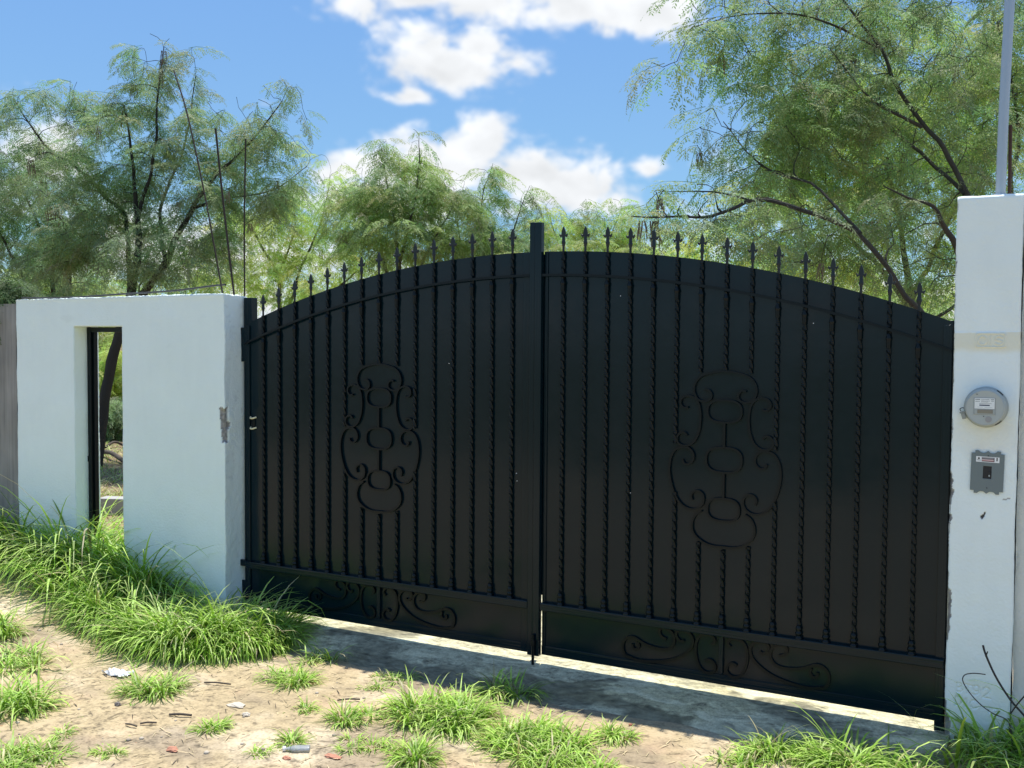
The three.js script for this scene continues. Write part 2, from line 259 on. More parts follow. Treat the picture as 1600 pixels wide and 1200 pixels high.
tag(obj('cable', tube([[-3.98, 1.975, 0.1], [-3.6, 1.972, 0.06], [-3.1, 1.99, 0.02], [-2.6, 2.005, 0.02], [-2.3, 2.03, 0.0], [-2.16, 2.035, 0.02]], 0.006, 6), M.wire, null, true), 'thin dark cable lying along the top of the long white wall', 'cable');

{ // weathered board-marked side wall at the far left
  const A = V(-3.985, 0, 0.13), B = V(-9.3, 0, 0.02), L = A.distanceTo(B), d = B.clone().sub(A).normalize(), n = V(-d.z, 0, d.x);
  if (n.dot(V(2.4, 0, 4.8).sub(A)) < 0) n.negate();
  const w = thing('concrete_wall', 'weathered grey concrete wall with vertical streaks at the left edge of the photo', 'wall', [A.x, 0, A.z]);
  let s = 0; const r = rng(9);
  while (s < L) {
    const e = Math.min(L, s + 0.36 + r() * 0.2), mb = new MB(true), off = r() * 0.02, nx = 30, ny = 110, tone = 0.24 + r() * 0.05;
    for (let j = 0; j <= ny; j++) for (let i = 0; i <= nx; i++) { const u = mix(s + 0.004, e - 0.004, i / nx), y = mix(-0.1, 1.95 - 0.03 * s - off, j / ny); const g = off * 0.5 + 0.004 * N3(u * 40, y * 3, 2) + 0.004 * fbm(u * 8, y * 8, 1, 3); const k = tone + 0.09 * N3(u * 46, y * 2.2, 5) + 0.1 * fbm(u * 6, y * 4, 3, 4); mb.v(d.x * u + n.x * g, y, d.z * u + n.z * g, [k * 1.02, k * 0.97, k * 0.88], u, y); }
    for (let j = 0; j < ny; j++) for (let i = 0; i < nx; i++) { const a = j * (nx + 1) + i; mb.q(a, a + 1, a + nx + 2, a + nx + 1); }
    const sgn = n.dot(V(-d.z, 0, d.x)) > 0; const f = mb.geo(), back = bx(0, e - s - 0.008, -0.1, 1.945 - 0.03 * s - off, sgn ? -0.12 : 0.006, sgn ? -0.006 : 0.12).rotateY(Math.atan2(-d.z, d.x)).translate(d.x * (s + 0.004), 0, d.z * (s + 0.004));
    const bc = new Float32Array(back.attributes.position.count * 3).fill(0.25); back.setAttribute('color', new THREE.BufferAttribute(bc, 3));
    obj('concrete_panel', merge([f, back], true), std({ vertexColors: true, roughness: 0.95 }), w); s = e;
  }
}

// ---------------------------------------------------------------- right pillar with meter
const PILLAR = thing('gate_pillar', 'tall white plastered pillar with raised lettering right of the gate', 'pillar', [2.13, 0, -0.1]);
{
  const X0 = 2.006, X1 = 2.262, Z0 = -0.26, Z1 = 0.03, Y1 = 2.325;
  // lettering as strokes in metres on the face: raised plate mark above, marks drawn in the wet plaster below
  const arc = (cx, cy, rx, ry, a0, a1, n = 14) => Array.from({ length: n + 1 }, (_, i) => { const a = mix(a0, a1, i / n) * Math.PI / 180; return [cx + rx * Math.cos(a), cy + ry * Math.sin(a)]; });
  const rr = (x0, x1, y0, y1, r) => [...arc(x1 - r, y1 - r, r, r, 0, 90, 4), ...arc(x0 + r, y1 - r, r, r, 90, 180, 4), ...arc(x0 + r, y0 + r, r, r, 180, 270, 4), ...arc(x1 - r, y0 + r, r, r, 270, 360, 4), [x1, y1 - r]];
  const raised = [rr(2.093, 2.207, 1.687, 1.744, 0.01), arc(2.119, 1.7155, 0.015, 0.018, 0, 360, 22), [[2.15, 1.733], [2.15, 1.698]], [...arc(2.182, 1.7245, 0.0125, 0.0088, 20, 250, 12), ...arc(2.182, 1.7068, 0.0135, 0.0088, 110, -160, 14)]];
  const lower = [[[2.054, 0.236], [2.054, 0.196]], [[2.054, 0.236], [2.068, 0.234], [2.073, 0.226], [2.067, 0.217], [2.054, 0.216]], [[2.067, 0.217], [2.076, 0.208], [2.07, 0.197], [2.054, 0.196]],
    [[2.085, 0.235], [2.113, 0.232]], [[2.1, 0.233], [2.095, 0.196]], arc(2.13, 0.222, 0.012, 0.013, 0, 360, 16), [[2.142, 0.222], [2.141, 0.204], [2.129, 0.195], [2.118, 0.198]],
    [...arc(2.17, 0.22, 0.012, 0.013, 170, -30, 10), [2.157, 0.189], [2.186, 0.187]],
    [[2.052, 0.176], [2.052, 0.138]], [[2.052, 0.176], [2.068, 0.172], [2.078, 0.158], [2.068, 0.141], [2.052, 0.138]], [[2.092, 0.172], [2.092, 0.136]], arc(2.122, 0.152, 0.015, 0.018, 50, 320, 14),
    [[2.176, 0.146], [2.182, 0.15], [2.182, 0.128]], [...arc(2.208, 0.141, 0.009, 0.007, 150, -80, 8), ...arc(2.208, 0.128, 0.01, 0.007, 80, -140, 8)]];
  const hit = (list, x, y, r) => { let m = 1; for (const l of list) for (let i = 0; i < l.length - 1; i++) { const d = distSeg(x, y, l[i], l[i + 1]); if (d < r) m = Math.min(m, d / r); } return 1 - m; };
  const chip = (x, y, z) => { const s = x - X0 + Math.max(0, Z1 - z) * 0.4; const w = 0.012 * sstep(1.18, 1.1, y) * sstep(0.86, 0.93, y) + 0.015 * sstep(0.66, 0.62, y) * sstep(0.38, 0.48, y) + 0.026 * sstep(0.17, 0.05, y) + 0.004 * sstep(0.0, 0.3, N3(y * 12, 4, 1)); return w - s + 0.008 * N3(y * 28, s * 30, 6) + 0.005 * N3(y * 80, s * 80, 2) - 0.003; };
  const spot = (x, y) => { const q = 1 - Math.hypot((x - 2.137) / 0.0085, (y - 0.965) / 0.0075) + 0.5 * N3(x * 200, y * 200, 3); const t = 1 - distSeg(x, y, [2.14, 0.97], [2.147, 0.985]) / 0.003; return Math.max(q, t); };
  const crack = (x, y) => distSeg(x, y, [2.214, 1.046], [2.226, 1.046]) < 0.0016 || distSeg(x, y, [2.226, 1.046], [2.229, 1.051]) < 0.0016 || distSeg(x, y, [2.229, 1.051], [2.24, 1.05]) < 0.0016;
  const geo = plasterCells(steps(X0, X1, 0.0032), join(steps(-0.2, 0.1, 0.01), steps(0.1, 0.26, 0.0026), steps(0.26, 1.66, 0.0052), steps(1.66, 1.77, 0.0026), steps(1.77, Y1, 0.009)), steps(Z0, Z1, 0.0145), () => true,
    (x, y, z) => {
      const front = z > Z1 - 1e-4; let dz = 0.005 * fbm(x * 3, y * 3, 2, 3) + 0.0012 * N3(x * 16, y * 16, 3), dx = 0, dy = 0;
      const side = x < X0 + 1e-4 ? 1 : x > X1 - 1e-4 ? 1 : 0.4; dx = side * (0.005 * N3(y * 3.1, z * 3, 1) + 0.0016 * N3(y * 26, z * 20, 4)) ;
      if (y > Y1 - 1e-4) dy = 0.004 * N3(x * 24, z * 18, 2);
      if (front) {
        dz += 0.0045 * sstep(0, 0.6, hit(raised, x, y, 0.0042)); if (x > 2.093 && x < 2.207 && y > 1.687 && y < 1.744) dz += 0.0006;
        dz -= 0.006 * sstep(0, 0.9, hit(lower, x, y, 0.005)); dz += 0.0016 * sstep(1.754, 1.748, y + 0.002 * N3(x * 20, 1, 1)) * sstep(1.66, 1.69, y);
        if (spot(x, y) > 0) dz -= 0.006; if (crack(x, y)) dz -= 0.002;
        for (const e of [x - X0, X1 - x, Y1 - y]) if (e < 0.006) dz -= 0.006 - e;
      }
      const c = chip(x, y, z); if (c > 0) { const k = Math.min(0.011, c * 1.4) + 0.003 * N3(x * 120, y * 120, z * 120); if (front) dz -= Math.max(0, k); if (x < X0 + 1e-4) dx += Math.max(0, k); }
      return [dx, dy, dz];
    },
    (x, y, z) => {
      if (chip(x, y, z) > 0) return mortar(x, y, z); if (z > Z1 - 1e-4 && spot(x, y) > 0) return [0.07, 0.065, 0.06]; if (z > Z1 - 1e-4 && crack(x, y)) return [0.3, 0.3, 0.28];
      const m = fbm(x * 4, y * 4, z * 4, 4), g = fbm(x * 16, y * 3, z * 6 + 3, 3); let c = [0.78, 0.855, 0.83].map((k) => k * (1 + 0.05 * m + 0.03 * g));
      const edge = 1.751 - 0.006 * (2.26 - x) / 0.25 + 0.0012 * N3(x * 60, 1, 1), low = 1.678 + 0.012 * N3(x * 14, 5, 2), band = sstep(edge + 0.001, edge - 0.001, y) * sstep(low - 0.025, low + 0.01, y);
      c = c.map((k, j) => mix(k, [0.74, 0.73, 0.58][j], band * 0.85)); // unpainted cream band
      const y1 = sstep(0.16, 0.06, Math.hypot((x - 2.15) * 0.8, (y - 1.3) * 1.4)) * 0.35 * (0.7 + 0.8 * fbm(x * 20, y * 20, 1, 3)); c = c.map((k, j) => mix(k, [0.74, 0.68, 0.54][j], clamp(y1)));
      return c;
    });
  geo.translate(-2.13, 0, 0.1); obj('plastered_pillar', geo, M.plaster, PILLAR);
}
{ // electricity meter
  const t = thing('electricity_meter', 'round grey electricity meter with a small display on the white pillar', 'meter', [2.14, 1.434, 0.03]);
  const lathe = (pts, seg = 56) => new THREE.LatheGeometry(pts.map((p) => new THREE.Vector2(p[0], p[1])), seg).rotateX(Math.PI / 2);
  obj('base_ring', lathe([[0.0, -0.005], [0.085, -0.005], [0.0865, 0.004], [0.0865, 0.014], [0.084, 0.018], [0.079, 0.019], [0.079, 0.024]]), M.meter, t);
  obj('housing', lathe([[0.08, 0.018], [0.0795, 0.05], [0.078, 0.07], [0.075, 0.078], [0.0715, 0.081], [0.07, 0.0795], [0.0, 0.0795]]), M.meterFace, t);
  const r = rng(3), cv = document.createElement('canvas'); cv.width = 256; cv.height = 160; const g = cv.getContext('2d'); g.fillStyle = '#dfe3e0'; g.fillRect(0, 0, 256, 160); g.fillStyle = '#4a5558';
  const print = (x, y, w, h) => { for (let p = x; p < x + w; ) { const l = 4 + r() * 8; g.fillRect(p, y, l, h); p += l + 3; } };
  print(10, 12, 52, 16); print(84, 14, 100, 8); print(206, 12, 40, 12); print(10, 46, 56, 8); print(84, 38, 110, 7); print(84, 54, 90, 7); print(212, 36, 26, 10); print(60, 78, 150, 6); g.fillStyle = '#2b3b52'; g.fillRect(62, 98, 132, 18); g.fillStyle = '#7d8a90'; print(40, 134, 60, 5); print(130, 138, 90, 4);
  const lab = new THREE.CanvasTexture(cv); lab.colorSpace = THREE.SRGBColorSpace;
  obj('window_frame', merge([bx(-0.0435, 0.0405, -0.029, 0.0425, 0.077, 0.0815, 0.002)]), M.seal, t);
  obj('rating_label', new THREE.PlaneGeometry(0.076, 0.044).translate(-0.0015, 0.0185, 0.0822), std({ map: lab, roughness: 0.5 }), t);
  obj('display', merge([bx(-0.028, 0.03, -0.0225, -0.0075, 0.0795, 0.0826, 0.001)]), M.lcd, t);
  for (const b of [[-0.0395, -0.0295], [0.0315, 0.0375]]) obj('display_bezel', bx(b[0], b[1], -0.026, -0.0055, 0.079, 0.0828, 0.001), M.meter, t);
  const s = obj('screw', merge([new THREE.CylinderGeometry(0.0022, 0.0022, 0.003, 8).rotateX(Math.PI / 2).translate(-0.031, 0.056, 0.0805)]), M.dark, t); obj('screw', new THREE.CylinderGeometry(0.0022, 0.0022, 0.003, 8).rotateX(Math.PI / 2).translate(-0.004, -0.0355, 0.0805), M.dark, t);
  obj('round_badge', merge([new THREE.CylinderGeometry(0.0125, 0.0125, 0.002, 24).rotateX(Math.PI / 2).translate(0.0145, -0.0475, 0.0805)]), std({ color: lin(0.3, 0.3, 0.29), roughness: 0.6 }), t);
  const slot = (a) => { const mb = new MB(); for (let i = 0; i <= 8; i++) { const b = a + (i / 8 - 0.5) * 0.36; for (const q of [0.0805, 0.0845]) mb.v(Math.cos(b) * q, Math.sin(b) * q, 0.0205); } for (let i = 0; i < 8; i++) mb.q(i * 2, i * 2 + 1, i * 2 + 3, i * 2 + 2); return mb.geo(); };
  obj('slot', slot(0.86), M.dark, t); obj('slot', slot(-0.92), M.dark, t);
  obj('meter_seal', merge([bx(-0.012, 0.012, -0.008, 0.0, 0, 0.014, 0.002), bx(-0.0085, 0.0085, -0.034, -0.0085, 0.002, 0.012, 0.002)]).rotateZ(0.28).translate(-0.09, -0.02, 0.018), M.seal, t);
  obj('seal_wire', tube([[-0.082, -0.008, 0.014], [-0.092, -0.006, 0.02], [-0.1, -0.012, 0.02], [-0.096, -0.02, 0.022]], 0.0018, 6), M.dark, t);
}
{ // breaker cover
  const t = thing('breaker_cover', 'flat grey breaker cover plate with wavy ends below the meter', 'breaker cover', [2.151, 1.157, 0.033]);
  const s = new THREE.Shape(); const w = 0.063, h = 0.079, e = 0.0125; // outline with notched corners and scallops
  const wave = (sg) => { const o = []; const n = 24; for (let i = 0; i <= n; i++) { const x = mix(-0.048, 0.048, i / n); const c = Math.abs(Math.abs(x) - 0.0185) < 0.0155 ? Math.sqrt(1 - ((Math.abs(x) - 0.0185) / 0.0155) ** 2) * 0.0095 : 0; o.push([x * sg, sg * (h + 0.0115 - c)]); } return o; };
  const pts = [[-w, -h], [-w, h], [-0.048, h], ...wave(1), [0.048, h], [w, h], [w, -h], [0.048, -h], ...wave(-1), [-0.048, -h]];
  s.setFromPoints(pts.map((p) => new THREE.Vector2(...p))); const hole = new THREE.Path(); hole.moveTo(-0.017, -0.028); hole.lineTo(0.0175, -0.028); hole.lineTo(0.0175, 0.027); hole.lineTo(-0.017, 0.027); hole.closePath(); s.holes.push(hole);
  obj('cover_plate', new THREE.ExtrudeGeometry(s, { depth: 0.004, bevelEnabled: true, bevelThickness: 0.0008, bevelSize: 0.0008, bevelSegments: 1 }), M.plate, t);
  obj('breaker_switch', merge([bx(-0.0165, 0.017, -0.0275, 0.0265, -0.004, 0.0005, 0.0005), bx(0.004, 0.013, -0.02, 0.004, 0.0, 0.006, 0.001)]), M.dark, t);
  obj('switch_tip', bx(0.0055, 0.0115, -0.018, -0.01, 0.006, 0.0072, 0.0004), M.seal, t);
  const cv = document.createElement('canvas'); cv.width = 256; cv.height = 72; const g = cv.getContext('2d'); g.fillStyle = '#e4e6e4'; g.fillRect(0, 0, 256, 72); g.fillStyle = '#22262a'; g.beginPath(); g.arc(30, 26, 12, 0, 7); g.fill(); g.fillRect(8, 46, 44, 6); g.fillStyle = '#5a4a4e'; g.fillRect(62, 8, 140, 56); g.fillStyle = '#8d8f92'; g.fillRect(66, 10, 126, 14); g.fillStyle = '#c9b6b4'; g.fillRect(64, 34, 128, 16); g.fillStyle = '#b04a4c'; g.fillRect(64, 50, 128, 5); g.fillStyle = '#33383b'; g.fillRect(222, 6, 14, 44);
  const tx = new THREE.CanvasTexture(cv); tx.colorSpace = THREE.SRGBColorSpace; obj('sticker', new THREE.PlaneGeometry(0.09, 0.0235).translate(0, 0.0545, 0.0053), std({ map: tx, roughness: 0.5 }), t);
  for (const y of [0.07, -0.066]) obj('screw', new THREE.CylinderGeometry(0.0025, 0.0025, 0.003, 8).rotateX(Math.PI / 2).translate(0.0015, y, 0.005), M.dark, t);
  t.rotation.z = -0.02;
}
{ // adjoining wall at the right edge
  const geo = plasterCells(steps(0, 1.2, 0.04), steps(-0.2, 2.31, 0.04), steps(-0.2, 0, 0.04), () => true, (x, y, z) => [0.006 * N3(y * 6, z, 1), y > 2.3 ? 0.01 * N3(x * 9, z, 4) : 0, 0.01 * fbm(x * 3, y * 5, 3, 4)], (x, y, z) => { const k = 0.6 + 0.12 * fbm(x * 4, y * 5, 2, 4); return [k * 0.97, k, k * 0.93]; });
  geo.translate(2.266, 0, 0.012); tag(obj('side_wall', geo, M.plaster, null, true), 'weathered off-white wall just past the pillar at the right edge', 'wall');
}
{ // galvanised conduit and rusty bar on the pillar
  const t = thing('conduit_pole', 'galvanised steel conduit pole rising from the top of the white pillar', 'pole', [2.166, 2.3, -0.1]);
  obj('pipe', tube([[0, -0.02, 0], [0.005, 0.4, 0], [0.017, 0.9, 0], [0.03, 1.5, 0], [0.05, 2.3, 0]], 0.0205, 18), M.galv, t);
  obj('pipe_collar', new THREE.CylinderGeometry(0.026, 0.03, 0.03, 18).translate(0, 0.03, 0), M.galv, t);
  tag(obj('iron_bar', tube([[2.2, 2.3, -0.13], [2.199, 2.45, -0.13], [2.197, 2.64, -0.13]], 0.0075, 6), M.rust, null, true), 'short rusty iron bar standing beside the conduit on the pillar', 'iron bar');
}

// ---------------------------------------------------------------- the gate
const HH = 1.793, HC = 2.163, T0 = 1.67, T1 = 2.041, BT = 0.327, BB = 0.286, G0 = 0.045, SX = 0.1484, SP = 0.12253, MX = SX + SP * 7;
const ARC = (x, a, b) => { const h = b - a, R = (4 + h * h) / (2 * h); return b - R + Math.sqrt(R * R - x * x); };
const archY = (x) => ARC(x, HH, HC), railY = (x) => ARC(x, T0, T1);
{
  const t = thing('gate_post', 'black square steel hinge post against the white wall', 'gate post', [-2, 0, -0.03]);
  const P = (n, ...b) => obj(n, bx(...b).translate(2, 0, 0.03), M.black, t);
  P('post', -2.034, -1.968, -0.1, 1.953, -0.055, -0.002, 0.004); P('hinge_plate', -2.053, -2.003, 1.56, 1.77, -0.0015, 0.008, 0.002); P('hinge_plate', -2.05, -2.003, 0.02, 0.2, -0.0015, 0.007, 0.003); P('hinge', -2.056, -2.004, 0.29, 0.33, -0.001, 0.02, 0.004);
  tag(obj('gate_post', bx(1.962, 2.0045, -0.1, 1.8, -0.06, -0.006, 0.003), M.black, null, true), 'black steel hinge post behind the right leaf, against the pillar', 'gate post');
}
const stripGeo = (list2, w, z0, z1, closed) => { // flat bar swept along a line in the plane of the gate
  const crv = new THREE.CatmullRomCurve3(list2.map((p) => V(p[0], p[1], 0)), closed, 'centripetal'), n = list2.length * 5, pts = crv.getPoints(n), out = new MB();
  const L = [], R = []; for (let i = 0; i < pts.length; i++) { const a = pts[closed && i === 0 ? pts.length - 2 : Math.max(0, i - 1)], b = pts[closed && i === pts.length - 1 ? 1 : Math.min(pts.length - 1, i + 1)], d = b.clone().sub(a).normalize(); L.push([pts[i].x - d.y * w / 2, pts[i].y + d.x * w / 2]); R.push([pts[i].x + d.y * w / 2, pts[i].y - d.x * w / 2]); }
  for (let i = 0; i < pts.length - 1; i++) { const f = (A, za, B, zb, C, zc, D, zd) => out.q(out.v(A[0], A[1], za), out.v(B[0], B[1], zb), out.v(C[0], C[1], zc), out.v(D[0], D[1], zd)); f(L[i], z1, R[i], z1, R[i + 1], z1, L[i + 1], z1); f(L[i], z0, L[i], z1, L[i + 1], z1, L[i + 1], z0); f(R[i], z1, R[i], z0, R[i + 1], z0, R[i + 1], z1); }
  return out.geo();
};
function twisted(x, segs, phase) { // square bar twisted along its length
  const mb = new MB(), a = 0.0088;
  for (const [y0, y1] of segs) {
    const n = Math.max(2, Math.round((y1 - y0) / 0.011)); const ring = (y) => { const ang = (y * Math.PI * 2) / 0.172 + phase; return [0, 1, 2, 3].map((k) => [x + a * 1.2 * Math.cos(ang + k * Math.PI / 2), y, 0.014 + a * 1.2 * Math.sin(ang + k * Math.PI / 2)]); };
    let p = ring(y0); for (let i = 1; i <= n; i++) { const q = ring(mix(y0, y1, i / n)); for (let k = 0; k < 4; k++) { const l = (k + 1) % 4; mb.q(mb.v(...p[k]), mb.v(...q[k]), mb.v(...q[l]), mb.v(...p[l])); } p = q; }
  }
  return mb.geo();
}
const lathe = (pts, seg = 10) => new THREE.LatheGeometry(pts.map((p) => new THREE.Vector2(p[0], p[1])), seg);
const footCollar = lathe([[0.0175, 0], [0.0175, 0.008], [0.0125, 0.012], [0.0125, 0.017], [0.0165, 0.021], [0.0165, 0.029], [0.0125, 0.034], [0.0125, 0.04], [0.015, 0.046], [0.013, 0.055], [0.0095, 0.062]], 12);
const topCollar = lathe([[0.0095, -0.085], [0.0105, -0.075], [0.0115, -0.058], [0.0105, -0.05], [0.0135, -0.045], [0.0135, -0.037], [0.01, -0.03], [0.0095, -0.022]], 12);
let finialGeo; {
  const half = [[0, 0.127], [0.003, 0.121], [0.0085, 0.107], [0.0103, 0.095], [0.0098, 0.088], [0.012, 0.085], [0.017, 0.087], [0.0215, 0.0905], [0.022, 0.084], [0.019, 0.078], [0.0145, 0.0735], [0.0125, 0.078], [0.0085, 0.0815], [0.0065, 0.077], [0.0065, 0.055]];
  const s = new THREE.Shape(); s.setFromPoints([...half, ...half.slice(1).reverse().map((p) => [-p[0], p[1]])].map((p) => new THREE.Vector2(...p)));
  finialGeo = merge([new THREE.ExtrudeGeometry(s, { depth: 0.004, bevelEnabled: true, bevelThickness: 0.003, bevelSize: 0.001, bevelSegments: 2 }).translate(0, 0, -0.002), lathe([[0.0062, -0.004], [0.006, 0.026], [0.0085, 0.032], [0.0075, 0.035], [0.0105, 0.042], [0.0105, 0.05], [0.0075, 0.056], [0.0095, 0.06], [0.0068, 0.063], [0.0062, 0.075]])]);
}
const MED = [[[-0.0906, 1.4683], [-0.0695, 1.4706], [-0.0542, 1.4546], [-0.0539, 1.4326], [-0.0688, 1.419], [-0.094, 1.4148], [-0.1196, 1.4238], [-0.1352, 1.4481], [-0.1399, 1.4768], [-0.1293, 1.51], [-0.1043, 1.5353], [-0.054, 1.5528]], [[-0.1676, 1.3833], [-0.1891, 1.3801], [-0.2066, 1.4002], [-0.2009, 1.4253], [-0.1753, 1.4386], [-0.141, 1.433], [-0.1194, 1.4115], [-0.1068, 1.3666], [-0.1053, 1.3173], [-0.113, 1.2674], [-0.1336, 1.2209], [-0.1632, 1.1986], [-0.1977, 1.1967], [-0.2195, 1.2122], [-0.2216, 1.2372], [-0.2072, 1.2562], [-0.1856, 1.2598], [-0.1717, 1.2463]], [[-0.1941, 1.1286], [-0.1852, 1.1099], [-0.1662, 1.1053], [-0.1433, 1.1209], [-0.1368, 1.1462], [-0.1457, 1.1705], [-0.1674, 1.1876], [-0.1932, 1.1886], [-0.226, 1.1768], [-0.249, 1.142], [-0.2596, 1.0843], [-0.2517, 1.0176], [-0.2289, 0.9522], [-0.1979, 0.9085], [-0.1588, 0.8892], [-0.1245, 0.8896], [-0.0949, 0.9087], [-0.0843, 0.9344], [-0.0889, 0.963], [-0.1087, 0.9789], [-0.1326, 0.9754], [-0.1469, 0.956], [-0.1414, 0.9315]], [[-0.0928, 0.8823], [-0.124, 0.8605], [-0.1413, 0.8131], [-0.1304, 0.7683], [-0.0838, 0.7312], [-0.0328, 0.7173]]], CTR = [[0.0108, 1.5614], [0.0155, 1.3697], [0.0133, 1.1363], [0.0088, 0.8967], [0.0133, 0.7178]], KICK = [[[0.0437, 0.239], [0.0309, 0.2518], [0.0341, 0.2698], [0.0536, 0.2838], [0.0851, 0.2821], [0.1097, 0.2648], [0.122, 0.2354], [0.1248, 0.1873], [0.1151, 0.1441], [0.0948, 0.1095], [0.0671, 0.0966], [0.0388, 0.1039], [0.0251, 0.1249], [0.0346, 0.1509], [0.0555, 0.1619], [0.0753, 0.1531]], [[0.1845, 0.2393], [0.1963, 0.2315], [0.2152, 0.2412], [0.2257, 0.2661], [0.2104, 0.2852], [0.1817, 0.2885], [0.1544, 0.2742], [0.1384, 0.2435], [0.1487, 0.2049], [0.1837, 0.1688], [0.2387, 0.1363], [0.3064, 0.1159], [0.3863, 0.104], [0.4322, 0.1043], [0.4775, 0.1146]], [[0.2742, 0.2324], [0.2942, 0.2375], [0.3106, 0.2557], [0.3083, 0.2771], [0.29, 0.2873], [0.2619, 0.2798], [0.24, 0.2587], [0.2338, 0.2248], [0.2513, 0.1932], [0.2852, 0.1794], [0.332, 0.1793], [0.3847, 0.1898], [0.4173, 0.2044], [0.4496, 0.2162], [0.4822, 0.2079], [0.502, 0.1823], [0.5051, 0.1527], [0.4935, 0.122], [0.4775, 0.1133]], [[0.424, 0.1967], [0.4192, 0.1723], [0.4345, 0.1566], [0.4519, 0.1641], [0.4535, 0.1812]]];
const medGeo = (() => {
  const l = []; const add = (pts, w = 0.0095) => { l.push(stripGeo(pts, w, 0.004, 0.019)); l.push(stripGeo(pts.map((p) => [-p[0], p[1]]), w, 0.004, 0.019)); };
  const o = 0.0125, sh = MED.map((p) => p.map((q) => [q[0] - o, q[1]])); sh[0].push([0, CTR[0][1]]); sh[3].push([0, CTR[4][1]]);
  add(sh[1]); add(sh[2]); for (const k of [0, 3]) l.push(stripGeo([...sh[k], ...sh[k].slice(0, -1).reverse().map((p) => [-p[0], p[1]])], 0.0095, 0.0045, 0.0185));
  for (const [k, hw, hh] of [[1, 0.083, 0.053], [2, 0.087, 0.06], [3, 0.078, 0.054]]) { const n = 20; l.push(stripGeo(Array.from({ length: n }, (_, i) => { const a = (i / n) * Math.PI * 2, c = Math.cos(a), s = Math.sin(a); return [hw * Math.sign(c) * Math.pow(Math.abs(c), 0.72), CTR[k][1] + hh * Math.sign(s) * Math.pow(Math.abs(s), 0.78)]; }), 0.0095, 0.0042, 0.0192, true)); }
  return l.concat([bx(-0.006, 0.006, CTR[2][1] + 0.058, CTR[1][1] - 0.051, 0.004, 0.02, 0.001), bx(-0.006, 0.006, CTR[3][1] + 0.052, CTR[2][1] - 0.058, 0.004, 0.02, 0.001)]);
})();
const kickGeo = [1, -1].map((sg) => merge(KICK.map((k) => stripGeo(k.map((q) => [sg * (q[0] + 0.0025), q[1] - 0.002]), 0.013, 0.0035, 0.0155))));
